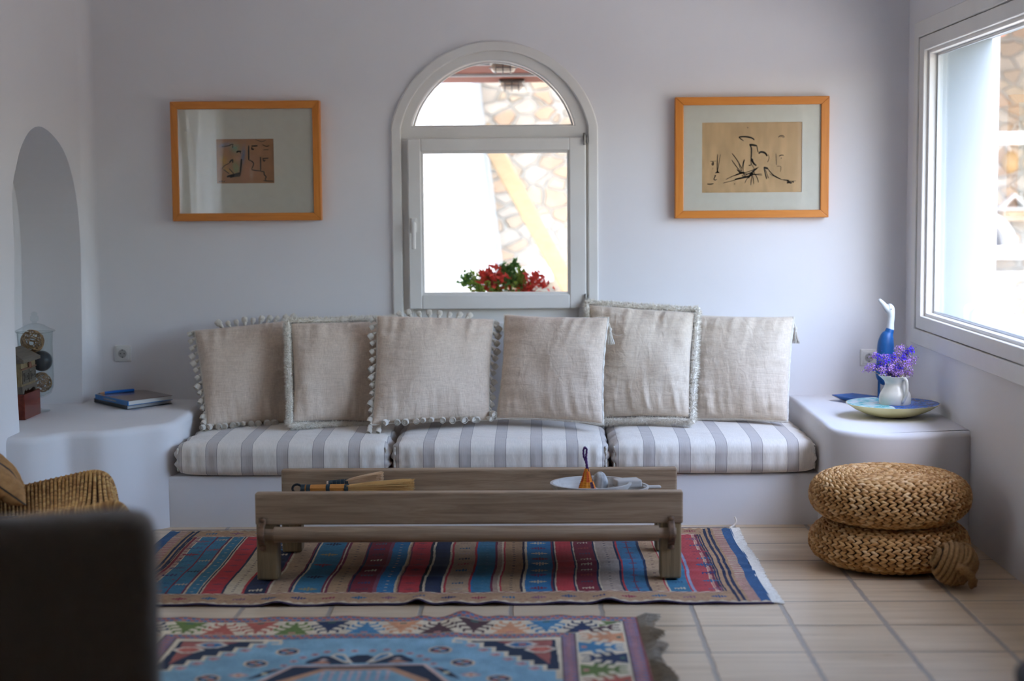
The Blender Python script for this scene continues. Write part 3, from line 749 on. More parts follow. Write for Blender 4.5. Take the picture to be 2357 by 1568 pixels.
def big_tassel(root, p, thread=False):
    m = MB(); m.tube(catmull([p, p + Vector((.006, -.008, -.012)), p + Vector((.010, -.012, -.03))], 5), .0035, 6)
    q = p + Vector((.011, -.013, -.028))
    m.lathe([(.003, 0), (.008, -.004), (.009, -.012), (.006, -.018), (.008, -.024)], 14, q)
    for i in range(90):
        a = random.uniform(0, 2 * pi); r_ = random.uniform(.2, 1); m.tube([q + Vector((.006 * r_ * cos(a), .006 * r_ * sin(a), -.02)), q + Vector((.014 * r_ * cos(a), .012 * r_ * sin(a), -.05)), q + Vector((.021 * r_ * cos(a) + .004, .015 * r_ * sin(a), -.078 + random.uniform(-.006, .008)))], .0013, 4)
    if thread: m.tube(catmull([q + Vector((.006, 0, -.022)), q + Vector((.022, -.004, -.036)), q + Vector((.045, -.004, -.038)), q + Vector((.06, -.002, -.034))], 5), .001, 4)
    m.build('corner_tassel', M_cotton, root)
def C(*a): return [ay(px, py, y) for px, py, y in a]
r1, S, n, per, cen = pillow('tassel-edged linen pillow at the far left end of the bench', C((478, 986, 7.56), (672, 974, 7.78), (668, 738, 8.02), (448, 762, 7.92)), .085, 1, M_linen, .03)
tassels(r1, per, n, cen, 3, 1.4)
r2, S, n, per, cen = pillow('fluffy-fringed linen pillow, second from the left', C((674, 973, 7.50), (872, 973, 7.72), (905, 738, 8.00), (668, 745, 7.84)), .09, 2, M_linen, .045)
fringe(r2, per, n, cen)
r3, S, n, per, cen = pillow('tassel-edged linen pillow in front of the left half of the arched window', C((856, 978, 7.44), (1126, 967, 7.60), (1136, 736, 7.92), (868, 728, 7.80)), .10, 3, M_linen, .035)
tassels(r3, per, n, cen, 3, 1.4)
r4, S, n, per, cen = pillow('cord-edged linen pillow with a tassel corner, below the right half of the arched window', C((1143, 964, 7.60), (1388, 977, 7.42), (1400, 732, 7.76), (1162, 726, 7.92)), .10, 4, M_linen, .055)
cord(r4, per); big_tassel(r4, S(1, .93), True)
r5, S, n, per, cen = pillow('tallest pillow, fluffy-fringed linen, second from the right', C((1372, 964, 7.70), (1588, 963, 7.52), (1600, 720, 7.90), (1356, 702, 8.02)), .095, 5, M_linen2, .045)
fringe(r5, per, n, cen)
r6, S, n, per, cen = pillow('cord-edged linen pillow at the far right end of the bench', C((1592, 965, 7.76), (1812, 971, 7.58), (1826, 731, 7.92), (1600, 728, 8.00)), .085, 6, M_linen2, .03)
cord(r6, per); big_tassel(r6, S(1, .93))

# ------------------------------------------------------------ framed pictures
M_mat = simple('off_white_mat_board', 'e6e1d9', 'e2dcd4', .8, 30)
def paper_grid(name, x0, x1, z0, z1, y, fn, parent, nx=220, nz=160):
    U, W = np.meshgrid(np.linspace(0, 1, nx), np.linspace(0, 1, nz))
    V = np.stack([x0 + (x1 - x0) * U, np.full_like(U, y), z0 + (z1 - z0) * W], -1).reshape(-1, 3)
    i = np.arange(nx * nz).reshape(nz, nx); Q = np.stack([i[:-1, :-1], i[:-1, 1:], i[1:, 1:], i[1:, :-1]], -1).reshape(-1, 4)
    me = npmesh(name, V, Q, fn(U, W).reshape(-1, 3))
    t = NT(name + '_paper'); t.set(Roughness=.85); a = t.n('Attribute', attribute_name='col'); t.l(a.outputs[0], t.b.inputs['Base Color'])
    return finish(me, name, t.m, parent, False)
def L3(h): return np.array(lin(h))
def vnoise(U, W, fx, fz, seed):
    r_ = np.random.default_rng(seed); g = r_.random((64, 64)); x = U * fx; z = W * fz; i = x.astype(int); j = z.astype(int)
    fx_ = x - i; fz_ = z - j; fx_ = fx_ * fx_ * (3 - 2 * fx_); fz_ = fz_ * fz_ * (3 - 2 * fz_)
    G = lambda a, b: g[a % 64, b % 64]
    return (G(i, j) * (1 - fx_) + G(i + 1, j) * fx_) * (1 - fz_) + (G(i, j + 1) * (1 - fx_) + G(i + 1, j + 1) * fx_) * fz_
def strokes(name, S, y, mat, parent, tf):
    m = MB()
    for w, pts in S:
        P = [tf(*p) for p in pts]; P = [Vector((p.x, y, p.z)) for p in P]
        if len(P) > 2: P = catmull(P, 4)
        N = len(P); vs = []; ww = w * .00105
        for i, p in enumerate(P):
            d = P[min(N - 1, i + 1)] - P[max(0, i - 1)]; d = d.normalized() if d.length > 0 else Vector((1, 0, 0)); s_ = Vector((-d.z, 0, d.x)) * ww * (.35 + .65 * sin(pi * (i + .6) / (N + .2)) ** .5)
            vs += [p - s_, p + s_, p + s_ + Vector((0, .0006, 0)), p - s_ + Vector((0, .0006, 0))]
        fs = []
        for i in range(N - 1):
            for k in range(4): fs.append((4 * i + k, 4 * i + (k + 1) % 4, 4 * i + 4 + (k + 1) % 4, 4 * i + 4 + k))
        m.add(vs, fs)
    m.build(name, mat, parent, False)
def picture(px_out, px_in, px_paper, label, crop, scale, fn, S, tint):
    Y0 = 8.045
    def rc(q, y): P = [ay(a, b_, y) for a, b_ in q]; return ((P[0].x + P[3].x) / 2, (P[1].x + P[2].x) / 2, (P[2].z + P[3].z) / 2, (P[0].z + P[1].z) / 2)
    x0, x1, z0, z1 = rc(px_out, Y0); a0, a1, c0, c1 = rc(px_in, Y0); p0, p1, q0, q1 = rc(px_paper, Y0 + .012)
    g = thing('framed_picture', label, 'picture', ((x0 + x1) / 2, YB, z0))
    def member(o4, i4, mt):
        m = MB(); F = [Vector((x, Y0, z)) for x, z in o4 + i4]; B_ = [Vector((x, YB, z)) for x, z in o4 + i4]
        m.hexa(F, B_); m.build('frame_rail', mt, g, False, .003)
    member([(x0, z1), (x1, z1)], [(a1, c1), (a0, c1)], M_frame); member([(x1, z0), (x0, z0)], [(a0, c0), (a1, c0)], M_frame)
    member([(x0, z0), (x0, z1)], [(a0, c1), (a0, c0)], M_framev); member([(x1, z1), (x1, z0)], [(a1, c0), (a1, c1)], M_framev)
    plate('mat', [(a0 - .005, c0 - .005), (a1 + .005, c0 - .005), (a1 + .005, c1 + .005), (a0 - .005, c1 + .005)], [[(p0, q0), (p1, q0), (p1, q1), (p0, q1)]], XZ, Y0 + .012, Y0 + .015, M_mat, g)
    paper_grid('drawing_paper', p0 - .003, p1 + .003, q0 - .003, q1 + .003, Y0 + .016, fn, g)
    if len(S): strokes('drawing_lines', S, Y0 + .0148, simple('charcoal', '2a2522', rough=.9), g, lambda x, y: ay(crop[0] + x / scale, crop[1] + y / scale, Y0 + .014))
    MB().box(a0 - .003, a1 + .003, Y0 + .006, Y0 + .0075, c0 - .003, c1 + .003).build('glass', M_picglass, g, False)
def f_left(U, W):
    b_ = L3('b07c55')[None, None] * (0.9 + .2 * vnoise(U, W, 12, 9, 1))[..., None]
    def blob(cx, cz, rx, rz, ang, col, k):
        nonlocal b_
        x = U - cx; z = (W - cz) * .77; xr = x * cos(ang) + z * sin(ang); zr = -x * sin(ang) + z * cos(ang)
        m_ = np.exp(-((xr / rx) ** 2 + (zr / rz) ** 2)) * (.6 + .6 * vnoise(U, W, 40, 30, 5)); m_ = np.clip(m_ * k, 0, 1)[..., None]; b_ = b_ * (1 - m_) + L3(col) * m_
    blob(.16, .86, .11, .04, .2, '6f7f9a', .8); blob(.33, .78, .07, .08, .6, '5f9a86', .8); blob(.13, .52, .06, .08, 0, 'c89a28', .8)
    blob(.46, .6, .04, .18, -.15, '54708f', .9); blob(.34, .36, .06, .12, .1, '7d9a6f', .9); blob(.22, .28, .10, .03, -.6, 'c89a28', .7)
    blob(.55, .25, .12, .2, -.5, 'b9806a', .6); blob(.38, .55, .05, .05, 0, 'c0907a', .6); blob(.6, .22, .03, .1, 0, 'c0b09a', .5)
    return b_
SL = [(2.2, [(620, 655), (690, 645), (725, 630), (748, 630)]), (1.6, [(740, 632), (738, 668)]), (4, [(785, 720), (795, 707), (832, 706)]), (1.6, [(820, 712), (825, 730)]), (3.6, [(705, 830), (720, 808), (738, 800), (738, 832)]), (1.6, [(705, 835), (650, 862), (620, 900)]),
      (4.2, [(835, 790), (830, 860), (818, 970)]), (5, [(675, 985), (730, 968), (812, 955)]), (4.5, [(690, 975), (760, 960), (815, 942)]), (3.5, [(710, 992), (760, 978), (820, 975)]), (2, [(640, 905), (700, 950)]), (2, [(700, 895), (750, 950)]),
      (3.4, [(914, 640), (914, 720), (915, 800)]), (2.4, [(915, 800), (945, 812), (966, 835), (962, 865), (945, 900)]), (3, [(945, 648), (1010, 645)]), (3.2, [(948, 660), (952, 682), (972, 682)]), (1.4, [(985, 575), (1055, 598), (1105, 580)]), (1.6, [(1065, 632), (1105, 652), (1140, 640)]), (1.6, [(1075, 690), (1130, 686)]),
      (3, [(1044, 768), (1045, 850), (1045, 925)]), (2.4, [(945, 905), (990, 915), (1045, 920)]), (2.6, [(1065, 785), (1130, 780)]), (2.8, [(1070, 792), (1082, 812), (1096, 800)]), (2.8, [(1045, 925), (1080, 930), (1085, 960), (1105, 985), (1095, 1010), (1110, 1030)]), (2.2, [(1075, 1025), (1110, 1030), (1185, 1032)]),
      (1.6, [(592, 1030), (597, 1042), (602, 1028)]), (1.6, [(610, 1042), (620, 1028), (630, 1042)]), (1.6, [(638, 1040), (655, 1030)])]
picture([(390, 233), (735, 232), (739, 508), (398, 509)], [(407, 251), (718, 250), (722, 490), (413, 491)], [(497, 320), (629.5, 320), (631, 422), (499.5, 422)],
        'orange wooden frame with small coloured sketch in a wide mat, left of the window', (380, 200), 4.753, f_left, SL, None)
def f_right(U, W):
    a = vnoise(U, W, 16, 3.5, 2); b2 = vnoise(U + .03 * vnoise(U, W, 6, 6, 8), W, 34, 7, 3)
    k = (.80 + .22 * a + .14 * b2)[..., None]
    return L3('dab48a')[None, None] * k
SR = [(3.6, [(835, 570), (870, 562), (930, 564), (985, 578), (1012, 600)]), (1.8, [(838, 572), (865, 590), (890, 610)]), (5, [(955, 655), (985, 655), (1040, 665)]), (3, [(960, 658), (978, 690), (978, 760), (972, 840)]), (2, [(1040, 665), (1045, 700), (1055, 740)]),
      (4.6, [(1062, 755), (1080, 735), (1115, 738), (1140, 755), (1155, 782)]), (1.2, [(1165, 760), (1178, 800), (1160, 850)]), (4.5, [(972, 840), (985, 815), (990, 840), (1010, 870), (1035, 888)]), (2, [(945, 885), (975, 880), (972, 840)]), (1.4, [(905, 820), (890, 870), (885, 960)]), (1.2, [(985, 880), (1010, 925)]),
      (2, [(760, 750), (820, 830), (870, 920)]), (1.8, [(755, 825), (810, 900), (860, 960)]), (3, [(815, 930), (855, 970), (890, 970)]), (1.5, [(895, 820), (875, 900), (865, 965)]), (1.3, [(835, 860), (860, 950)]), (4, [(800, 995), (870, 970), (900, 965)]),
      (1.8, [(690, 1045), (800, 995), (950, 955), (1060, 905)]), (1.4, [(660, 1085), (780, 1055), (900, 1020)]), (4.5, [(790, 1045), (880, 1025), (960, 1005), (1000, 975)]), (4, [(945, 1030), (980, 970), (1045, 915)]), (1.6, [(860, 975), (1000, 985), (1095, 980)]), (1.4, [(985, 990), (1100, 995)]), (1.6, [(1000, 960), (1040, 1020), (1058, 1078)]), (1.4, [(990, 965), (975, 1060), (972, 1110)]), (1.4, [(980, 965), (920, 1050), (905, 1085)]), (1.3, [(985, 970), (1000, 1050), (1005, 1100)]), (1.3, [(880, 960), (905, 1010), (870, 1000), (930, 985)]), (1.5, [(900, 1010), (960, 970), (1020, 960)]),
      (5, [(1118, 908), (1140, 915), (1165, 922)]), (2.6, [(1120, 910), (1130, 960), (1150, 1040)]), (1.3, [(1135, 930), (1170, 1030)]), (2, [(1160, 920), (1220, 990), (1310, 1040)]), (1.3, [(1180, 980), (1290, 1035), (1400, 1062), (1480, 1060)]), (3, [(1340, 1050), (1400, 1055)]),
      (1.6, [(598, 760), (592, 860), (592, 960)]), (1.2, [(630, 760), (605, 900), (595, 960)]), (5, [(585, 955), (595, 962), (606, 955)]), (1.3, [(515, 840), (580, 838)]), (2, [(535, 848), (550, 852), (548, 878), (535, 880), (536, 862), (550, 860)]), (3, [(540, 922), (544, 924)]), (2.2, [(560, 1005), (575, 1000), (555, 1040), (570, 1052), (588, 1042)]), (2.4, [(480, 1096), (520, 1098), (550, 1092)]), (1.8, [(570, 970), (620, 968)]),
      (1.6, [(1282, 572), (1300, 552), (1335, 550), (1352, 570)]), (1.3, [(1300, 565), (1325, 560), (1340, 575)]), (2, [(1292, 782), (1312, 770), (1342, 772)]), (3, [(1312, 803), (1318, 805)]), (1, [(1255, 750), (1260, 880)]), (1, [(1265, 895), (1310, 900), (1305, 960)]), (2.5, [(932, 458), (940, 462)]), (2, [(785, 1094), (792, 1097)]),
      (2.4, [(1384, 1065), (1384, 1090)]), (2.4, [(1386, 1066), (1396, 1072), (1388, 1078), (1398, 1088)]), (2.4, [(1408, 1066), (1404, 1078), (1412, 1088)]), (2.4, [(1420, 1068), (1414, 1080), (1426, 1088), (1430, 1070)]), (2.2, [(1438, 1072), (1452, 1070), (1446, 1084)])]
picture([(1555, 224.5), (1910.5, 220), (1907, 500.5), (1553, 503)], [(1574, 243), (1891, 239), (1888, 483), (1573, 485.5)], [(1616, 283), (1847, 280), (1845.5, 442), (1616, 444)],
        'orange wooden frame around a large ink sketch on brown paper, right of the arched window', (1530, 200), 4.9, f_right, SR, None)

# ------------------------------------------------------------ wall sockets
M_sock = simple('white_plastic', 'dcdad4', rough=.35)
M_sockd = simple('socket_recess', 'aaa7a1', rough=.5); M_black = simple('black_plastic', '1c1c1e', rough=.4)
def socket(px, py, label):
    c = ay(px, py, YB); s_ = thing('wall_socket', label, 'socket', c, 0, 'wall sockets'); y = YB
    MB().rbox(c.x - .042, c.x + .042, y - .011, y + .004, c.z - .042, c.z + .042, .005).build('cover_plate', M_sock, s_, 2)
    MB().rbox(c.x - .032, c.x + .032, y - .0145, y - .006, c.z - .032, c.z + .032, .003).build('insert', M_sock, s_, 2)
    m = MB(); m.lathe([(.0215, 0), (.0215, .002), (.0195, .002), (.0195, .0006), (0, .0006)], 28, (0, 0, 0), Matrix.Translation((c.x, y - .0147, c.z)) @ Matrix.Rotation(pi / 2, 4, 'X')); m.build('recess', M_sockd, s_)
    for dx, dz, r_ in ((-.0095, 0, .003), (.0095, 0, .003), (0, .0185, .003), (0, -.0185, .003)):
        MB().lathe([(r_, 0), (r_, .0016), (0, .0016)], 12, (0, 0, 0), Matrix.Translation((c.x + dx, y - .0155, c.z + dz)) @ Matrix.Rotation(pi / 2, 4, 'X')).build('contact_hole', M_black, s_)
socket(283.5, 813.5, 'white wall socket above the books on the left'); socket(1999, 823, 'white wall socket beside the blue duck on the right')

# ------------------------------------------------------------ coffee table
TY0, TY1 = 6.117, 6.70
tx0, tx1 = -1.105, .553
ct = thing('coffee_table', 'long low weathered wooden table with a roller bar between its front legs', 'coffee table', ((tx0 + tx1) / 2, (TY0 + TY1) / 2, 0))
zt_, zb_ = .357, .232
for (a0, a1, y0, y1) in ((tx0, tx1, TY0, TY0 + .05), (tx0 + .018, tx1 + .022, TY1 - .055, TY1 - .005)):
    MB().box(a0, a1, y0, y1, zb_, zt_).build('side_board', M_table, ct, False, .006)
ZT = .262
for k in range(4):
    y0 = TY0 + .052 + k * (.472 / 4); MB().box(tx0 + .02, tx1 - .0, y0, y0 + .472 / 4 - .002, ZT - .022, ZT).build('top_plank', M_table, ct, False, .002)
for (x, y) in ((tx0 + .002, TY0 + .004), (tx1 - .088, TY0 + .004), (tx0 + .022, TY1 - .09), (tx1 - .07, TY1 - .09)):
    MB().box(x, x + .082, y, y + .08, .014, ZT - .024).build('leg', M_tablev, ct, False, .007)
MB().box(-.36, -.27, TY0 + .06, TY1 - .06, .225, ZT - .023).build('cross_bearer', M_table, ct, False, .004)
rzc = .197; yr = TY0 - .012
m = MB(); m.tube([(tx0 + .075, yr, rzc), (tx1 - .095, yr, rzc - .0)], .0305, 28); m.tube([(tx0 + .03, yr, rzc), (tx0 + .08, yr, rzc)], .023, 24); m.tube([(tx1 - .1, yr, rzc), (tx1 - .028, yr, rzc)], .021, 24)
for x in (tx1 - .16, tx1 - .15, tx1 - .14, tx1 - .13, tx0 + .078): m.tube([(x, yr, rzc), (x + .003, yr, rzc)], .0312, 24)
m.build('roller_bar', M_table, ct, True, 0)
for x in (tx0 + .028, tx1 - .047):
    m = MB(); pts = [(x, TY0 - .002, rzc + .062), (x, TY0 - .008, rzc + .04), (x, yr - .022, rzc + .028), (x, yr - .037, rzc), (x, yr - .022, rzc - .028), (x, TY0 - .008, rzc - .04), (x, TY0 - .002, rzc - .062)]
    P = catmull(pts, 5); m.grid([[p + Vector((dx, 0, 0)) for dx in (-.013, -.006, .006, .013)] for p in P])
    o = m.build('bracket', M_rust, ct); so_ = o.modifiers.new('t', 'SOLIDIFY'); so_.thickness = .004
    for dz in (.055, -.055):
        MB().ball((x, TY0 - .006, rzc + dz), (.011, .006, .011)).build('bolt', M_rust, o)

# ------------------------------------------------------------ things on the coffee table
M_bris = straw('broom_bristle', [(0, 'a9783c'), (.5, 'c99a58'), (1, 'dcb878')]); M_bris2 = straw('pale_bristle', [(0, 'b58d66'), (.5, 'd0ab84'), (1, 'e0c3a0')])
def broom(a, b_, hand, r0, flare, label, mb, wrap, n=420, zsp=.012, hcol='a8692a'):
    a, b_ = Vector(a), Vector(b_); d = (b_ - a).normalized(); L = (b_ - a).length; s_ = d.cross(Vector((0, 0, 1))).normalized()
    g = thing('whisk_broom', label, 'broom', (a.x, a.y, ZT)); h = a + d * L * hand
    MB().tube([a, a + d * L * hand * .5, h], [r0 * .9, r0, r0 * 1.05], 14, False, 5, .08, 0).build('handle', simple('split_cane', hcol, 'c98a42', .5, 40, (1, 30, 30)), g)
    for t_ in wrap:
        p = a + d * L * hand * t_; MB().tube([p, p + d * .016], r0 * 1.12, 14).build('binding', simple('dark_binding', '26343a', rough=.8), g)
    m = MB()
    for i in range(n):
        u = random.uniform(-1, 1); w = random.uniform(-1, 1)
        p0 = h - d * .01 + s_ * u * r0 * .8 + Vector((0, 0, w * r0 * .7)); ln = L * (1 - hand) * random.uniform(.86, 1.04)
        p2 = h + d * ln + s_ * u * flare + Vector((0, 0, max(w * zsp, ZT + .003 - h.z)))
        m.tube([p0, p0.lerp(p2, .5) + Vector((0, 0, random.uniform(0, .004))), p2], .0011, 3)
    m.build('bristles', mb, g, False)
    return g
zz = ZT + .030
pa = ay(694, 1124, 6.57); pb = ay(948, 1124, 6.55)
g = broom((pa.x, 6.57, zz), (pb.x, 6.52, zz + .012), .42, .016, .05, 'whisk broom with cane handle and long straight straw bristles on the coffee table', M_bris, (.0, .12, .55, .95), 620, .030)
MB().tube([Vector((pa.x - .018, 6.57, zz)) + Vector((.02 * cos(t_), 0, .018 * sin(t_))) for t_ in [2 * pi * i / 16 for i in range(16)]], .005, 8, True).build('loop', simple('black_cord', '14171b', rough=.8), g)
pa = ay(752, 1118, 6.6); pb = ay(880, 1118, 6.6)
broom((pa.x, 6.612, zz + .012), (pb.x, 6.60, zz + .036), .36, .012, .030, 'small fan-shaped brush with pale bristles and white-bound handle behind the straw whisk broom', M_bris2, (.1, .3, .5, .7, .9), 520, .026, 'd8d4cc')
M_bowl = wood_mat('grey_bleached_wood', '8e867c', 'aaa298', 'c0b8ac', 0, .7, .8)
def bowl(c, rx, ry, h, th, label, lug=None, name='wooden_bowl', rot=0, r0f=.55):
    g = thing(name, label, 'bowl', c, rot); m = MB()
    prof = [(r0f * .9, 0), (r0f, .004), (.82, h * .45), (1, h * .93), (1.0, h), (1 - th, h), (1 - th - .02, h * .93), (.80 - th, h * .5), (r0f * .8, h * .2), (0, h * .17)]
    m.lathe(prof, 56, (0, 0, 0), None, rx, ry)
    m.lathe([(r0f * .9, 0), (0, 0)], 56, (0, 0, 0), None, rx, ry)
    o = m.build('body', M_bowl, None, True); o.parent = g
    if lug:
        x0, x1, w, zl0, zl1 = lug
        o = MB().box(x0, x1, -w, w, zl0, zl1).build('handle', M_bowl, None, False, .006); o.parent = g
    return g
bc = ay(1360, 1110, 6.37)
bowl((bc.x, 6.365, ZT), .165, .150, .088, .07, 'oval grey wooden bowl with a block handle holding the woven ornament', (.10, .205, .035, .062, .094), rot=.25)
bc2 = ay(1430, 1120, 6.42)
bowl((bc2.x - .004, 6.40, ZT + .0005), .115, .12, .066, .08, 'lower grey wooden bowl with a pointed handle, tucked behind the larger bowl', (.09, .165, .014, .052, .064), rot=.1)
# woven ornament with a purple loop
gc = Vector((ay(1351, 1100, 6.33).x, 6.325, ZT + .0155)); go = thing('woven_ornament', 'small cone woven in orange and red yarn with a purple loop, standing in the bowl', 'ornament', gc)
m = MB(); hg = .136
prof = [(.0, 0), (.036, .0), (.0395, .008), (.040, .022), (.036, .045), (.030, .068), (.022, .09), (.015, .115), (.008, hg)]
for k, (r_, z) in enumerate(prof): pass
nr = 36; fine_ = []
for i in range(60):
    z = hg * i / 59; rr_ = np.interp(z, [p[1] for p in prof[1:]], [p[0] for p in prof[1:]]); fine_.append((float(rr_) * (1 + .03 * cos(i * 1.6)), z))
vs_ = []; fs_ = []
for r_, z in fine_: vs_ += [gc + Vector((r_ * (1 + .055 * cos(11 * 2 * pi * k / 66)) * cos(2 * pi * k / 66), r_ * (1 + .055 * cos(11 * 2 * pi * k / 66)) * sin(2 * pi * k / 66), z)) for k in range(66)]
for i in range(59):
    for k in range(66): fs_.append((i * 66 + k, i * 66 + (k + 1) % 66, (i + 1) * 66 + (k + 1) % 66, (i + 1) * 66 + k))
m.add(vs_, fs_)
t = NT('woven_yarn'); t.set(Roughness=.95); tc = t.n('TexCoord'); sp = t.n('SeparateXYZ'); mp = t.n('Mapping'); mp.inputs['Location'].default_value = (-gc.x, -gc.y, -gc.z); t.l(tc.outputs['Object'], mp.inputs[0]); t.l(mp.outputs[0], sp.inputs[0])
ang = t.math('MULTIPLY', t.math('ARCTAN2', sp.outputs[1], sp.outputs[0]), 11 / (2 * pi)); cell = t.math('FLOOR', ang); wnz = t.n('TexWhiteNoise', noise_dimensions='2D')
cb = t.n('CombineXYZ'); t.l(cell, cb.inputs[0]); t.l(t.math('FLOOR', t.math('MULTIPLY', sp.outputs[2], 24)), cb.inputs[1]); t.l(cb.outputs[0], wnz.inputs[0])
zf = t.math('DIVIDE', sp.outputs[2], hg); hi_c = t.ramp(wnz.outputs[0], [(0, 'd97a1c'), (.3, '3f1a2c'), (.45, 'e08a26'), (.7, 'c9521e'), (.9, '4a1f30')], 'CONSTANT'); lo_c = t.ramp(wnz.outputs[0], [(0, 'c22c34'), (.35, 'd84040'), (.6, 'e07036'), (.85, 'b3203c')], 'CONSTANT')
t.col(t.mix(t.math('GREATER_THAN', zf, .42), lo_c, hi_c)); wv = t.n('TexWave', bands_direction='Z'); wv.inputs['Scale'].default_value = 75; t.l(tc.outputs['Object'], wv.inputs[0]); t.bump(wv.outputs[1], .6, .003)
m.build('body', t.m, go)
M_purp = simple('purple_yarn', '3d2050', '552c68', .95, 200, bump=.5)
m = MB(); tp = gc + Vector((0, 0, hg - .008))
m.tube(catmull([tp, tp + Vector((-.003, 0, .03)), tp + Vector((-.012, 0, .055)), tp + Vector((-.013, 0, .082)), tp + Vector((-.007, 0, .092)), tp + Vector((-.001, 0, .082)), tp + Vector((-.003, 0, .055)), tp + Vector((-.001, 0, .03)), tp + Vector((.003, 0, 0))], 6), .0042, 8, False, 3, .2, 500)
m.build('loop', M_purp, go)
m = MB(); bs = ay(1381, 1098, 6.42); m.ball((bs.x, 6.42, ZT + .018 + .052), (.033, .036, .052), 24, 18)
tag(m.build('rattan_ball', simple('grey_fibre', '6d6a66', 'b5b0a8', .8, 60, (1, 1, .25), bump=.6), None), 'grey fibre-textured ball behind the woven ornament in the bowl', 'ball')
# ------------------------------------------------------------ rugs
class Ras:
    def __init__(s, w, h, nx, ny, base):
        s.u, s.v = np.meshgrid(np.linspace(0, w, nx), np.linspace(0, h, ny)); s.c = np.empty((ny, nx, 3)); s.c[:] = L3(base); s.w, s.h, s.nx, s.ny = w, h, nx, ny
    def where(s, m, col): s.c[m] = L3(col)
    def rect(s, u0, u1, v0, v1, col, U=None): U = s.u if U is None else U; s.where((U >= u0) & (U < u1) & (s.v >= v0) & (s.v < v1), col)
    def poly(s, pts, col):
        xs = [p[0] for p in pts]; ys = [p[1] for p in pts]
        i0 = max(0, int(min(xs) / s.w * s.nx) - 1); i1 = min(s.nx, int(max(xs) / s.w * s.nx) + 2); j0 = max(0, int(min(ys) / s.h * s.ny) - 1); j1 = min(s.ny, int(max(ys) / s.h * s.ny) + 2)
        if i1 <= i0 or j1 <= j0: return
        U = s.u[j0:j1, i0:i1]; V = s.v[j0:j1, i0:i1]; ins = np.zeros(U.shape, bool)
        for k in range(len(pts)):
            (x1, y1), (x2, y2) = pts[k], pts[(k + 1) % len(pts)]
            if y1 == y2: continue
            c_ = ((y1 > V) != (y2 > V)) & (U < (x2 - x1) * (V - y1) / (y2 - y1) + x1); ins ^= c_
        s.c[j0:j1, i0:i1][ins] = L3(col)
    def dia(s, x, y, a, b_, col): s.poly([(x - a, y), (x, y - b_), (x + a, y), (x, y + b_)], col)
    def line(s, pts, w, col):
        for (x1, y1), (x2, y2) in zip(pts, pts[1:]):
            d = hypot(x2 - x1, y2 - y1) or 1; nx, ny = -(y2 - y1) / d * w / 2, (x2 - x1) / d * w / 2; ex, ey = (x2 - x1) / d * w / 2, (y2 - y1) / d * w / 2
            s.poly([(x1 + nx - ex, y1 + ny - ey), (x2 + nx + ex, y2 + ny + ey), (x2 - nx + ex, y2 - ny + ey), (x1 - nx - ex, y1 - ny - ey)], col)
def rug_mesh(name, R, x0, y0, hz, mat, root, thick=.006, warp=None):
    X = x0 + R.u; Y = y0 + R.v
    if warp is not None: X, Y = warp(X, Y)
    Z = hz(R.u, R.v)
    V = np.stack([X, Y, Z], -1).reshape(-1, 3); nx, ny = R.nx, R.ny; i = np.arange(nx * ny).reshape(ny, nx)
    Q = np.stack([i[:-1, :-1], i[:-1, 1:], i[1:, 1:], i[1:, :-1]], -1).reshape(-1, 4)
    bd = np.concatenate([i[0, :], i[1:, -1], i[-1, -2::-1], i[-2:0:-1, 0]]); Vb = V[bd].copy(); Vb[:, 2] -= thick; Vb[:, 2] = np.maximum(Vb[:, 2], .001)
    n0 = len(V); j = np.arange(len(bd)); jn = np.roll(j, -1)
    Q2 = np.stack([bd, n0 + j, n0 + jn, bd[jn]], -1)
    # underside, coarse
    cols = np.concatenate([R.c.reshape(-1, 3), R.c.reshape(-1, 3)[bd] * .8])
    me = npmesh(name, np.concatenate([V, Vb]), np.concatenate([Q, Q2]), cols)
    return finish(me, name, mat, root, 2)
M_kil = vcol('kilim_wool'); M_rug = vcol('knotted_wool')
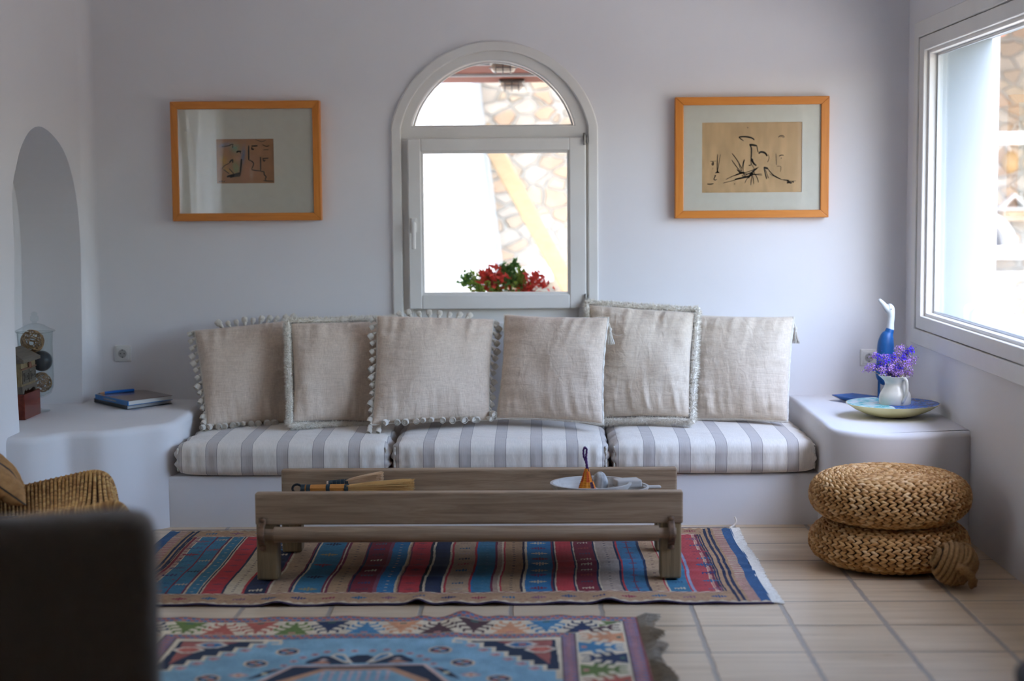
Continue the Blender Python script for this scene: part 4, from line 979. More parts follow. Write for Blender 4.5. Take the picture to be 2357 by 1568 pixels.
# kilim
kx0, kx1, ky0, ky1 = -1.665, .851, 5.775, 7.12; KW, KH = kx1 - kx0, ky1 - ky0
K_ = Ras(KW, KH, 1150, 470, 'b88f68')
TAN, NAVY, TEAL, BLUE, RED, DRED, CREAM, MAR, BEIGE = 'b58e66', '1b2644', '397892', '2f78a4', 'c4383a', '821c2a', 'd8c3a2', '7a2238', 'bf9e7c'
wob = .005 * (vnoise(np.zeros_like(K_.v), K_.v / KH, 1, 9, 3) - .5) + .004 * (vnoise(K_.u / KW, K_.v / KH, 12, 7, 4) - .5)
U = K_.u + wob
def K1(x): return az(340 + x / 3.571, 1361, .006).x - kx0
def K2(x): return az(1000 + x / 2.946, 1359.5, .006).x - kx0
v0, v1 = .175, KH - .155
def kt(px): return az(px, 1238, .006).x - kx0
seg = [(kt(467), kt(500), TEAL), (kt(500), kt(504), MAR), (kt(504), K1(290), TEAL), (K1(290), K1(308), MAR), (K1(308), K1(320), CREAM), (K1(325), K1(418), TEAL), (K1(418), K1(428), CREAM), (K1(428), K1(442), NAVY), (K1(442), K1(455), CREAM), (K1(455), K1(612), RED), (K1(612), K1(632), NAVY), (K1(632), K1(778), CREAM), (K1(778), K1(800), RED), (K1(800), K1(972), NAVY), (K1(972), K1(990), MAR), (K1(990), K1(1010), CREAM),
       (K1(1010), K1(1160), BEIGE), (K1(1160), K1(1175), MAR), (K1(1175), K1(1190), NAVY), (K1(1190), K1(1205), CREAM), (K1(1205), K1(1430), TEAL), (K1(1430), K1(1448), MAR), (K1(1448), K1(1460), CREAM), (K1(1460), K1(1482), MAR), (K1(1482), K1(1640), TAN), (K1(1640), K1(1652), MAR), (K1(1652), K1(1668), NAVY), (K1(1668), K1(1850), DRED), (K1(1850), K1(1866), 'a88', ) if False else (K1(1668), K1(1850), DRED), (K1(1850), K1(1882), '8a4a58'), (K1(1882), K1(2022), BLUE), (K1(2022), K1(2040), CREAM), (K1(2040), K1(2052), TAN), (K1(2052), K1(2066), MAR), (K1(2066), K1(2230), RED), (K1(2230), K1(2255), '141826'), (K1(2255), K1(2275), CREAM),
       (K1(2275), K2(45), NAVY), (K2(45), K2(60), CREAM), (K2(60), K2(76), RED), (K2(76), K2(232), BEIGE), (K2(232), K2(248), RED), (K2(248), K2(262), BLUE), (K2(262), K2(382), TEAL), (K2(382), K2(398), MAR), (K2(398), K2(432), CREAM), (K2(432), K2(446), CREAM), (K2(446), K2(458), RED), (K2(458), K2(585), TAN), (K2(585), K2(602), '2a1c30'), (K2(602), K2(620), CREAM), (K2(620), K2(800), BLUE), (K2(800), K2(812), MAR), (K2(812), K2(826), NAVY), (K2(826), K2(836), CREAM), (K2(836), K2(956), RED), (K2(956), K2(968), NAVY), (K2(968), K2(977), CREAM), (K2(977), K2(1120), DRED), (K2(1120), K2(1134), NAVY), (K2(1134), K2(1144), CREAM), (K2(1144), K2(1282), 'b7a08c'), (K2(1282), K2(1296), NAVY), (K2(1296), K2(1310), RED),
       (K2(1310), K2(1458), '3d7391'), (K2(1458), K2(1478), NAVY), (K2(1478), K2(1582), 'c29a72'), (K2(1582), K2(1592), RED), (K2(1592), K2(1604), CREAM), (K2(1604), K2(1745), TEAL), (K2(1745), K2(1757), RED), (K2(1757), K2(1777), '9aa0b4'), (K2(1777), K2(1908), 'bb4244')]
seg = [s_ for s_ in seg if s_]
for (a, b_, col) in seg: K_.rect(a, b_, v0, v1, col, U)
# abrash: faint tone bands in each stripe
# patterned narrow stripe
m_ = (U > K2(398)) & (U < K2(432)) & (K_.v > v0) & (K_.v < v1) & ((K_.v * 90 + (U - K2(398)) * 60) % 1 < .5); K_.where(m_, MAR)
# side borders: teeth, navy double lines
def teeth(ua, ub, flip, c1, c2, per=.017):
    m0 = (U >= ua) & (U < ub) & (K_.v > v0) & (K_.v < v1); K_.where(m0, c1); f_ = (U - ua) / (ub - ua); f_ = 1 - f_ if flip else f_
    K_.where(m0 & (((K_.v / per) % 1) < .55) & (f_ < .8), c2)
teeth(K2(1908), K2(1932), True, CREAM, 'bb4244'); K_.rect(K2(1932), K2(1950), v0, v1, MAR, U); K_.rect(K2(1953), K2(1966), v0, v1, NAVY, U); K_.rect(K2(1972), K2(1984), v0, v1, NAVY, U)
teeth(kt(455), kt(467), False, CREAM, MAR); K_.rect(kt(449), kt(455), v0, v1, DRED, U); K_.rect(kt(444), kt(447), v0, v1, NAVY, U)
e0 = KW - .075
K_.rect(KW - .13, KW - .118, 0, KH, NAVY, U); K_.rect(KW - .108, KW - .096, 0, KH, NAVY, U)
m0 = (U > KW - .085) & (U < KW - .045); K_.where(m0, CREAM); K_.where(m0 & ((K_.v / .02) % 1 < .5), 'a34a50'); K_.rect(KW - .045, KW + 1, 0, KH, '355f8a', U)
K_.rect(.10, .112, 0, KH, NAVY, U); K_.rect(.12, .132, 0, KH, NAVY, U); m0 = (U > .045) & (U < .085); K_.where(m0, CREAM); K_.where(m0 & ((K_.v / .02) % 1 < .5), 'a34a50'); K_.rect(-1, .045, 0, KH, '355f8a', U)
# long-side scallops
for (va, vb, s_) in ((v0 - .022, v0, 1), (v1, v1 + .022, -1)):
    ins = (U > kt(449)) & (U < K2(1950)) & (K_.v > va) & (K_.v < vb); K_.where(ins, 'c9a587'); ph = (U / .043) % 1; t01 = (K_.v - va) / (vb - va); t01 = t01 if s_ > 0 else 1 - t01
    K_.where(ins & (t01 > .55 - .35 * np.sin(ph * 2 * np.pi)), CREAM); K_.where(ins & (abs(t01 - .55 + .35 * np.sin(ph * 2 * np.pi)) < .14), '8e3040')
for (va, vb) in ((.0, .012), (KH - .012, KH)): K_.rect(0, KW, va, vb, '3a2448')
ph = (U / .04) % 1; K_.where((K_.v > .012) & (K_.v < .03 + .008 * np.sin(ph * 6.28)), CREAM); K_.where((K_.v < KH - .012) & (K_.v > KH - .03 + .008 * np.sin(ph * 6.28)), CREAM)
def star(x, y, s_, col, c2=None):
    K_.rect(x - s_ * 1.0, x + s_ * 1.0, y - s_ * .14, y + s_ * .14, col)
    for dx, hh in ((-.7, .3), (-.35, .5), (0, .8), (.35, .5), (.7, .3)): K_.rect(x + (dx - .12) * s_, x + (dx + .12) * s_, y - hh * s_, y + hh * s_, col)
    if c2: K_.rect(x - .25 * s_, x + .25 * s_, y - .25 * s_, y + .25 * s_, c2)
def comb(x, y, s_, col):
    K_.rect(x - s_, x + s_, y - s_ * .18, y + s_ * .18, col)
    for k in (-.9, -.3, .3, .9): K_.rect(x + (k - .14) * s_, x + (k + .14) * s_, y - s_ * .75, y + s_ * .15 if k < 0 else y + s_ * .75, col)
rk = random.Random(5); cols = ['3a3a66', '9a3040', '2f6688', '8a5a6a', '46587a']
x = .20; k = 0
while x < KW - .17:
    for y in (.095, KH - .085):
        (star if k % 3 else comb)(x, y, .030 if k % 3 else .022, cols[k % 5] if y < .5 else cols[(k + 2) % 5])
        for dx in (-.045, .045): K_.rect(x + dx - .004, x + dx + .004, y - .03, y - .024, '8a3444')
    x += .112; k += 1
for bx in (.195, KW - .185):
    y = .22; k = 0
    while y < KH - .2:
        star(bx, y, .034, cols[(k + 1) % 5]) if k % 2 else comb(bx, y, .026, cols[(k + 3) % 5])
        for dx in (-.03, .03): K_.rect(bx + dx - .005, bx + dx + .005, y + .055, y + .064, '8a3444')
        y += .125; k += 1
def col_of(a, b_, ys, fn, s_, cc):
    for i, y in enumerate(ys): fn((a + b_) / 2, y, s_, cc[i % len(cc)])
ys = [.23 + .1 * i for i in range(10)]
col_of(kt(504), K1(290), ys[1::2], comb, .022, ['c9a98a', '14182c', 'c9a98a', 'b23238'])
col_of(K1(800), K1(972), ys, comb, .024, [CREAM, '14182c', CREAM, '3d88a8'])
col_of(K1(1205), K1(1430), ys[::2], star, .036, ['9a8a60', '17223c', '9a3040'])
col_of(K1(1668), K1(1850), ys, comb, .022, ['5a2a3c', '3a3a66', '50606a', CREAM, '3a2a66', CREAM])
col_of(K2(76), K2(232), ys, comb, .021, ['b7a08c', '40607a', 'a88a70', '2f6688', 'b23238', '1b2644'])
col_of(K2(620), K2(800), ys, star, .034, ['7a2238', 'c9b99a', '7a3a60', 'c9b99a', 'd8d0c0'])
col_of(K2(977), K2(1120), ys, comb, .022, [CREAM, '44405a', 'a04030', CREAM, CREAM])
col_of(K2(1604), K2(1745), ys, comb, .020, [CREAM, '2a5a7a', CREAM])
for (a, b_, cc, sp_) in ((K1(632), K1(778), '4a3a50', .03), (K1(1482), K1(1640), '4a3a40', .045), (K1(1882), K1(2022), CREAM, .05), (K2(458), K2(585), '3a3030', .035), (K2(1144), K2(1282), '5a4a50', .04), (K2(1478), K2(1582), '7a4a40', .05), (K2(262), K2(382), '5a8a9a', .05), (K1(325), K1(418), 'b0a890', .06), (K1(1010), K1(1160), '8a6a5a', .05)):
    y = v0 + .03
    while y < v1 - .02: K_.rect((a + b_) / 2 - .005, (a + b_) / 2 + .005, y, y + .008, cc); y += sp_
K_.rect((K2(1310) + K2(1458)) / 2 - .003, (K2(1310) + K2(1458)) / 2 + .003, v0, v1, '7a3448', U)
for y in ys: star((K2(1310) + K2(1458)) / 2, y, .018, '7a3448'); star((K1(2066) + K1(2230)) / 2, y, .02, '8a3a44'); star((K1(455) + K1(612)) / 2, y, .022, '8a3a4a')
K_.c *= (.86 + .26 * vnoise(K_.u / KW, K_.v / KH, 60, 45, 11))[..., None]
kil = thing('kilim_rug', 'flat striped kilim rug in red, blue, navy and tan under the coffee table', 'rug', ((kx0 + kx1) / 2, (ky0 + ky1) / 2, 0))
bumps = [(az(px, 1392, .01).x - kx0, A, s_) for px, A, s_ in ((455, .006, .05), (634, .016, .05), (770, .006, .04), (958, .020, .035), (1044, .010, .05), (1136, .012, .05), (1290, .007, .05), (1400, .018, .045), (1522, .010, .06), (1650, .005, .05))]
def kz(u, v):
    z = .0075 + .0025 * np.sin(u * 7 + 2 * np.sin(v * 6)) * np.exp(-((v - .5) / .5) ** 2)
    for x, A, s_ in bumps: z = z + A * np.exp(-((u - x - .10 * v) / s_) ** 2) * np.exp(-v / .13)
    z = z + .006 * np.exp(-((v - .62 - .05 * np.sin(u * 4)) / .035) ** 2) * (u > .5) + .005 * np.exp(-((v - .45 - .04 * np.sin(u * 3 + 1)) / .03) ** 2) * (u > .9)
    return z
def kwarp(X, Y):
    m = (X - kx0) / KW; s_ = .012 * np.exp(-((Y - ky0 - .62) / .06) ** 2)
    return X - s_ * np.clip((m - .8) * 5, 0, 1) + .004 * np.sin(Y * 9), Y + .005 * np.sin(X * 8) * np.exp(-(Y - ky0) / .2) - (.015 * (1 - m))
rug_mesh('pile', K_, kx0, ky0, kz, M_kil, kil, .005, kwarp)
m = MB()
for i in range(900):
    v = ky0 + .01 + (KH - .02) * i / 900; x = kx1 + .004 * sin(v * 9) - .006
    m.tube([(x, v, .006), (x + .02 + random.uniform(-.006, .006), v + random.uniform(-.01, .01), .005), (x + .038 + random.uniform(-.012, .01), v + random.uniform(-.02, .02), .003)], .0018, 4)
m.tube(catmull([(kx1 + .0, ky1 - .012, .006), (kx1 + .02, ky1 + .004, .012), (kx1 + .032, ky1 + .012, .03), (kx1 + .026, ky1 + .016, .05)], 5), .004, 6)
m.build('white_fringe', M_fringe, kil, False)
# knotted rug in the foreground
RX1 = .345; RCX = -.583; RW = 2 * (RX1 - RCX); rx0 = RX1 - RW; ry1 = 5.583; RH = 2.7; ry0 = ry1 - RH
R_ = Ras(RW, RH, 620, 1000, '4f8298')
vb_ = RH - R_.v    # distance from the far edge
def bands(d, along, main):
    def b(a, c_, col): R_.where(main & (d >= a) & (d < c_), col)
    zig = lambda a, c_, per, A, B: (b(a, c_, A), R_.where(main & (d >= a) & (d < c_) & (((along / per) % 1 < .5) ^ ((d - a) > (c_ - a) * .5)), B))
    b(0, .010, '7d4038'); zig(.010, .052, .030, 'a85f55', '4d6f8c'); R_.where(main & (d > .022) & (d < .040) & ((along / .015) % 1 < .35), 'b87a6c'); b(.052, .058, '5d4a48')
    b(.058, .225, 'd2bfa0')
    cs = ['1c2a48', 'a85442', '5f7032', '3f7796', '4a2c2c', 'c98a60']
    t_ = (d - .058) / .167; per = .25; inb = main & (d >= .062) & (d < .221)
    k = np.floor(along / per).astype(int); s_ = along / per - k - .5
    def tree(S, T):
        A = np.abs(S); body = A < .26 * np.clip(T - .30, 0, 1) * 1.25 + .022
        body &= T > .10
        for c_ in (.12, .36, .58):
            w_ = .10 + .26 * c_
            body |= (np.abs(T - (c_ + .20 - A * .55)) < .048) & (A < w_)
            body |= (np.abs(A - w_) < .020) & (T > c_ - .05) & (T < c_ + .17 - w_ * .2)
        return body & (T < .97)
    s2 = (along / per) % 1; s2 = np.where(s2 > .5, s2 - 1, s2); k2 = np.round(along / per).astype(int)
    up = inb & tree(s_, t_) ; dn = inb & tree(s2, 1 - t_) & ~up
    for i in range(6): R_.where(up & (k % 6 == i), cs[i])
    for i in range(6): R_.where(dn & (k2 % 6 == i), cs[(i * 5 + 3) % 6])
    R_.where(inb & (np.abs(s_) < .05) & (abs(t_ - .86) < .05), 'b87a6c'); R_.where(inb & (np.abs(s2) < .05) & (abs(t_ - .14) < .05), '3f5f50')
    b(.225, .231, '5d4a48'); zig(.231, .272, .030, 'a85f55', '4d6f8c'); R_.where(main & (d > .243) & (d < .260) & ((along / .015) % 1 < .35), 'b87a6c'); b(.272, .277, '5d4a48')
du = np.minimum(R_.u, RW - R_.u); dv = np.minimum(R_.v, RH - R_.v)
top = dv <= du; bands(dv, R_.u - .03, top & (dv < .277)); bands(du, R_.v + .07, ~top & (du < .277))
fi = (du > .277) & (dv > .277); R_.c[fi] = (L3('7da2b0')[None] * (.88 + .25 * vnoise(R_.u / RW, R_.v / RH, 8, 50, 21)[fi][:, None]))
def mir(pts, col, f='poly', w=.01):
    for sx in (1, -1):
        for sy in (1, -1):
            q = [(RW / 2 + sx * x, RH / 2 + sy * y) for x, y in pts]
            R_.poly(q, col) if f == 'poly' else R_.line(q, w, col)
HX, HY = RW / 2 - .277, RH / 2 - .277
mir([(HX, HY), (HX - .36, HY), (HX - .36, HY - .03), (HX - .02, HY - .03), (HX - .02, HY - .46), (HX, HY - .46)], 'd2bfa0')
def stair(n, a0, a1):
    p = []; 
    for i in range(n + 1):
        x = a0[0] + (a1[0] - a0[0]) * i / n; y = a0[1] + (a1[1] - a0[1]) * i / n; p.append((x, y))
        if i < n: p.append((a0[0] + (a1[0] - a0[0]) * (i + 1) / n, y))
    return p
s1 = stair(7, (HX - .315, HY - .06), (HX - .02, HY - .42))
mir([(HX - .02, HY - .03)] + [(HX - .315, HY - .03)] + s1, 'd2bfa0'); mir([(HX - .02, HY - .03)] + [(HX - .30, HY - .03)] + [(x + .014, y + .012) for x, y in s1], '16263c')
mir([(HX - .03, HY - .035), (HX - .22, HY - .035), (HX - .12, HY - .11), (HX - .04, HY - .30)], '9c564a')
mir([(HX - .36, HY - .03), (HX - .36, HY - .055), (HX - .335, HY - .055)], 'd2bfa0', 'line', .012)
for (cx_, cy_, cc) in ((HX - .13, HY - .075, '3a6a90'), (HX - .065, HY - .135, 'b85a48')):
    mir([(cx_ - .06, cy_), (cx_ - .03, cy_ + .035), (cx_ + .02, cy_ + .035), (cx_ + .055, cy_), (cx_ + .01, cy_ - .04), (cx_ - .03, cy_ - .035)], 'c8b9a4'); mir([(cx_ - .045, cy_), (cx_ - .022, cy_ + .024), (cx_ + .014, cy_ + .024), (cx_ + .038, cy_), (cx_ + .006, cy_ - .027), (cx_ - .022, cy_ - .024)], cc)
    mir([(cx_ - .012, cy_ - .01), (cx_ + .012, cy_ - .01), (cx_ + .012, cy_ + .01), (cx_ - .012, cy_ + .01)], 'c06a58')
for i in range(6):
    x, y = s1[2 * i + 1]; mir([(x - .05, y - .02), (x - .03, y - .045), (x - .005, y - .03), (x - .02, y - .005)], 'b98a80'); mir([(x - .035, y - .02), (x - .022, y - .03), (x - .015, y - .02)], '6a4450')
def octa(x, y, r_): return [(x + r_ * cos(a), y + r_ * sin(a)) for a in [pi / 8 + pi / 4 * i for i in range(8)]]
def rosette(x, y):
    mir(octa(x, y, .043), 'c9ab8a'); mir(octa(x, y, .034), '1b2c44')
    for i in range(4):
        a = pi / 4 + pi / 2 * i; mir(octa(x + .017 * cos(a), y + .017 * sin(a), .009), ('b8685a', '6f9ab0')[i % 2])
    mir(octa(x, y, .007), 'd2bfa0')
def wp(px, py):
    p = az(px, py, .008); return abs(p.x - RCX), RH / 2 - (ry1 - p.y)
for px, py in ((1013, 1499), (1065, 1527), (1149, 1563)): rosette(*wp(px, py))
rosette(.36, .28); rosette(.50, .12); rosette(.22, .92 - .0) if False else None
x, y = wp(1084, 1555)
for s_, cc in ((.036, 'b98a80'), (.024, 'cdb79a'), (.012, 'a85442')): mir([(x - s_, y), (x, y + s_ * .8), (x + s_, y), (x, y - s_ * .8)], cc)
# centre medallion
ym = wp(824, 1532)[1]; xm = wp(981, 1532)[0]
mir([(0, ym), (xm, ym), (xm + .10, ym - .22), (xm + .16, ym - .5), (xm + .16, 0), (0, 0)], 'c9a898'); mir([(0, ym - .012), (xm - .01, ym - .012), (xm + .085, ym - .225), (xm + .145, ym - .5), (xm + .145, 0), (0, 0)], '16263c')
mir([(0, ym - .03), (xm * .52, ym - .03), (xm + .02, ym - .17), (xm + .06, ym - .45), (xm + .06, 0), (0, 0)], 'b98a68'); mir([(0, ym - .055), (xm * .46, ym - .055), (xm - .02, ym - .18), (xm + .025, ym - .46), (xm + .025, 0), (0, 0)], '7da2b0')
for i in range(4): mir([(.012 + i * .03, ym - .075), (.012 + i * .03, ym - .16)], 'b9a0a0', 'line', .009); mir(octa(.012 + i * .03, ym - .075, .010), 'c9b0a8')
mir([(0, ym - .25), (.09, ym - .32), (.09, ym - .5), (0, ym - .58)], 'b85a48'); mir([(0, ym - .29), (.06, ym - .34), (.06, ym - .48), (0, ym - .53)], 'd2bfa0')
mir([(.03, ym + .008), (.175, ym + .02), (.17, ym + .055), (.13, ym + .105), (.10, ym + .10), (.03, ym + .02)], '16263c'); mir([(.09, ym + .02), (.12, ym + .05), (.16, ym + .02)], 'c98a68'); mir([(.10, ym + .055), (.12, ym + .075), (.14, ym + .055)], 'cdb0a0')
mir(octa(0, ym + .065, .048), '16263c'); mir([(.02, ym + .02), (.055, ym + .12), (.09, ym + .135), (.105, ym + .10), (.05, ym + .03)], 'cdbfa8'); mir([(.04, ym + .045), (.062, ym + .105), (.085, ym + .115), (.088, ym + .098), (.055, ym + .05)], '3f7796')
for x_, y_ in ((.03, .155), (.075, .165), (.12, .15), (.155, .12), (.19, .09), (.215, .05), (.24, .0), (.26, -.05)): mir(octa(x_, ym + y_, .014), 'b98a80'); mir(octa(x_, ym + y_, .006), '6a3a44')
mir([(xm + .02, ym - .03), (xm + .07, ym - .06), (xm + .12, ym - .16), (xm + .08, ym - .13)], '1d2230'); mir(octa(xm + .07, ym - .09, .012), 'cdbf9a')
R_.c = np.clip(R_.c * (1.12 + .35 * vnoise(R_.u / RW, R_.v / RH, 60, 60, 12))[..., None], 0, .9)
rug = thing('knotted_rug', 'blue medallion rug with cream hooked border and frayed end in the foreground', 'rug', (RCX, (ry0 + ry1) / 2, 0))
ub = [(az(px, 1418, .01).x - rx0, A, s_) for px, A, s_ in ((430, .004, .04), (640, .004, .05), (800, .004, .05), (975, .008, .03), (1066, .024, .05), (1150, .004, .03), (1290, .006, .04), (1360, .005, .04))]
def rzf(u, v):
    d = RH - v; z = .009 + 0 * u
    for x, A, s_ in ub: z = z + A * np.exp(-((u - x + .1 * d) / (s_ + .05 * d)) ** 2) * np.exp(-d / .22)
    return z + .002 * np.sin(u * 9 + v * 5)
rug_mesh('pile', R_, rx0, ry0, rzf, M_rug, rug, .008)
m = MB(); rr_ = random.Random(3)
for sgn, xe in ((1, RX1), (-1, rx0)):
    for i in range(2600 if sgn > 0 else 700):
        v = ry0 + RH * rr_.random(); cl = .5 + .5 * sin(v * 26 + sin(v * 7) * 2); L = (.045 + .03 * cl) * rr_.uniform(.7, 1.1); dy = .02 * sin(v * 15)
        m.tube([(xe - .004 * sgn, v, .008), (xe + sgn * L * .5, v + dy * .5 + rr_.uniform(-.006, .006), .012 + .008 * cl), (xe + sgn * L, v + dy + rr_.uniform(-.012, .012), .004 + .012 * cl * rr_.random())], .0013, 3)
m.build('brown_fringe', straw('brown_fringe_wool', [(0, '6a5c4c'), (.5, '97866f'), (1, 'b8a78e')]), rug, False)

# ------------------------------------------------------------ woven poufs
M_str = straw('braided_straw', [(0, '8a5a2a'), (.35, 'b07f45'), (.7, 'c79a60'), (1, 'd8b384')], 45)
M_core = simple('pouf_core', '4a3018', rough=.95)
def pouf(c, R, h, label, seed, rz_=0, lightness=None):
    g = thing('woven_pouf', label, 'pouf', c, rz_, 'stacked woven poufs'); rr = random.Random(seed)
    n = 60; prof = []
    for i in range(n + 1):
        t_ = -pi / 2 + pi * i / n; cr = cos(t_); sr = sin(t_)
        r_ = R * (abs(cr) ** .40) * 1.0; z = h * (1 if sr > 0 else -1) * abs(sr) ** .92
        if sr > 0: z -= .016 * max(0, 1 - r_ / R) ** 1.2
        prof.append((r_, z + h))
    core = MB(); core.lathe([(r_ * .985 if r_ > .01 else 0, h + (z - h) * .93) for r_, z in prof], 64); o = core.build('core', M_core, None, True); o.parent = g
    # arc-length rings
    pts = prof; L = [0]
    for a, b_ in zip(pts, pts[1:]): L.append(L[-1] + hypot(b_[0] - a[0], b_[1] - a[1]))
    tot = L[-1]; m = MB(); s_ = .04; step = .0215
    while s_ < tot - .015:
        i = next(k for k in range(len(L)) if L[k] >= s_); f_ = (s_ - L[i - 1]) / (L[i] - L[i - 1] + 1e-9)
        a, b_ = pts[i - 1], pts[i]; r_ = a[0] + (b_[0] - a[0]) * f_; z = a[1] + (b_[1] - a[1]) * f_; tl = hypot(b_[0] - a[0], b_[1] - a[1]); tr, tz = (b_[0] - a[0]) / tl, (b_[1] - a[1]) / tl
        nr_, nz_ = tz, -tr
        N = max(6, int(2 * pi * r_ / .0315)); ph = rr.random() * 6
        under = z < h * .35 and r_ < R * .7
        if not under:
            for k in range(N):
                for sg in (-1, 1):
                    th = 2 * pi * (k + (.0 if sg > 0 else .5) * .0) / N + ph
                    e_r = Vector((cos(th), sin(th), 0)); e_t = Vector((-sin(th), cos(th), 0)); tan_p = e_r * tr + Vector((0, 0, tz)); nor = e_r * nr_ + Vector((0, 0, nz_))
                    cpt = e_r * r_ + Vector((0, 0, z)) + tan_p * sg * .0055 + nor * .001
                    tilt = radians(24 + rr.uniform(-6, 6)) * sg * -1
                    ax_ = e_t * cos(tilt) + tan_p * sin(tilt)
                    M = frame_M(cpt, ax_, nor) @ Matrix.Diagonal((.0200 * rr.uniform(.9, 1.1), .0066, .0080 * rr.uniform(.85, 1.15), 1))
                    m.ell(M, 7, 5)
        s_ += step
    o = m.build('braided_cover', M_str, None, 2); o.parent = g
    return g
PX, PY = ay(2045, 1200, 6.43).x, 6.425
pouf((PX, PY, .006), .313, .090, 'lower woven straw pouf of the stack, resting on the floor tiles', 1, .3)
g2 = pouf((PX + .003, PY + .003, .184), .315, .098, 'upper woven straw pouf of the stack, with a sunken top', 2, 1.1)
# rope knot ball
RB = .076; cb_ = Vector((ay(2194, 1306, 6.03).x, 6.03, RB + .012)); rk_ = thing('rope_ball', 'jute rope knot ball on the floor beside the woven poufs', 'rope ball', (cb_.x, cb_.y, 0))
M_rope = simple('jute_rope', '7d5a34', 'a07a4c', .9, 140, bump=.6); rot = Matrix.Rotation(radians(22), 3, 'Y') @ Matrix.Rotation(radians(-4), 3, 'Z')
MB().ball(cb_, RB * .93, 24, 16).build('core', simple('rope_core', '4a3420'), rk_)
m = MB()
for k in range(9):
    off = -RB * .92 + k * RB * 1.84 / 8; rr_ = sqrt(max(.0001, RB * RB - off * off))
    if rr_ < .02: rr_ = .02
    m.tube([cb_ + rot @ Vector((off, rr_ * cos(a), rr_ * sin(a))) for a in [2 * pi * i / 60 for i in range(60)]], .0098, 12, True, 3, .16, 260)
m.build('strands', M_rope, rk_, 2)
m = MB(); n2 = Vector((-.55, -.30, .78)).normalized(); u2 = Vector((.8, -.6, 0)); u2 = (u2 - n2 * u2.dot(n2)).normalized(); v2 = n2.cross(u2)
for k in range(4):
    off = (-1.7 + k) * .0185; rr_ = sqrt(RB * RB - off * off) + .010
    m.tube([cb_ + n2 * off + (u2 * cos(a) + v2 * sin(a)) * rr_ for a in [radians(-62 + 3 * k + (150 - 6 * k) * i / 30) for i in range(31)]], .0102, 12, False, 3, .16, 260)
pe = [cb_ + Vector(v) for v in ((-.004, -.080, .006), (.018, -.098, .0), (.040, -.096, -.022), (.056, -.080, -.050), (.056, -.056, -.068))]
m.tube(catmull(pe, 8), .0155, 14, False, 3, .16, 200)
m.build('over_strands', M_rope, rk_, 2)

# ------------------------------------------------------------ left ledge: books, pencil, jar, boxes
M_page = simple('book_pages', 'd6d4ce', 'c4c2bc', .8, 200, (1, 1, 40))
def book(p0, p1, p2, z0, h, cov, label, top=None):
    # p0 near corner, p1 end of the spine edge, p2 end of the page edge
    p0, p1, p2 = [Vector((p[0], p[1], 0)) for p in (p0, p1, p2)]; ex = (p2 - p0); ey = (p1 - p0); p3 = p1 + ex
    g = thing('book', label, 'book', (p0.x, p0.y, z0)); t_ = .0025
    def slab(a, b_, c_, d_, z, zz, ins=0):
        cc = (a + b_ + c_ + d_) / 4; q = [v + (cc - v).normalized() * ins for v in (a, b_, c_, d_)]
        return [(v.x, v.y, z) for v in q], [(v.x, v.y, zz) for v in q]
    m = MB(); m.hexa(*slab(p0, p2, p3, p1, z0, z0 + t_)); m.build('back_cover', cov, g, False, .0008)
    m = MB(); m.hexa(*slab(p0, p2, p3, p1, z0 + h - t_, z0 + h)); m.build('front_cover', top or cov, g, False, .0008)
    e = ex.normalized() * .004; m = MB(); m.hexa(*slab(p0 - e * .3, p0 + e, p1 + e, p1 - e * .3, z0, z0 + h)); m.build('spine', cov, g, False, .0015)
    m = MB(); m.hexa(*slab(p0 + e, p2, p3, p1 + e, z0 + t_, z0 + h - t_, .006)); m.build('pages', M_page, g, False)
    return g, p0, ex, ey
z0 = ZS + .001; h1 = .0215; h2 = .024
a = az(292, 943, z0); b_ = az(217, 926, z0); c = az(396, 929, z0)
c1 = simple('black_cover', '20262c', '2c343c', .35, 4); M_txt = simple('pale_lettering', 'b9c4cc', rough=.5)
gk, p0, ex, ey = book(a, b_, c, z0, h1, c1, 'black-covered book at the bottom of the pair on the left ledge')
def lettering(g, p0, ey, ex, z, segs, mt, hgt=.007):
    m = MB(); n = -ex.normalized() * .0018; d = ey.normalized(); L = ey.length
    for (s_, e, fl) in segs:
        q = p0 + d * L * s_ + n; r_ = p0 + d * L * e + n
        x = s_ * L
        while x < e * L:
            w = .0035; q = p0 + d * x + n; m.hexa([q + Vector((0, 0, z)), q + d * w + Vector((0, 0, z)), q + d * w + Vector((0, 0, z + hgt)), q + Vector((0, 0, z + hgt))], [v + n * .3 for v in (q + Vector((0, 0, z)), q + d * w + Vector((0, 0, z)), q + d * w + Vector((0, 0, z + hgt)), q + Vector((0, 0, z + hgt)))]); x += .0062
    m.build('spine_lettering', mt, g, False)
lettering(gk, p0, ey, ex, z0 + .008, [(.55, .85, 0)], simple('dim_lettering', '5f6a72', rough=.5), .004)
t = NT('photo_cover'); t.set(Roughness=.12)
t.col(t.ramp(t.noise(9, 5, .6), [(.3, '3a4048'), (.45, '6f5a50'), (.6, '8f7a6c'), (.75, '5a4a44')]))
c2 = simple('blue_cover', '1668ac', '1a72b8', .25, 4)
a2 = az(295, 935, z0 + h1); b2 = az(219.5, 919, z0 + h1); c2p = az(397.5, 921, z0 + h1)
gb, p0, ex, ey = book(a2, b2, c2p, z0 + h1 + .0005, h2, c2, 'blue-spined picture book on top of the black book', t.m)
lettering(gb, p0, ey, ex, z0 + h1 + .009, [(.35, .72, 0)], M_txt, .006)
zp = z0 + h1 + h2 + .0075
pa, pb = az(225, 906, zp), az(308, 898, zp); d = (pb - pa).normalized()
pn = thing('pencil', 'thick blue pencil lying on the blue-spined book', 'pencil', pa)
MB().tube([pa + d * .035, pb], .0072, 6).build('shaft', simple('blue_lacquer', '0e6fd0', rough=.3), pn)
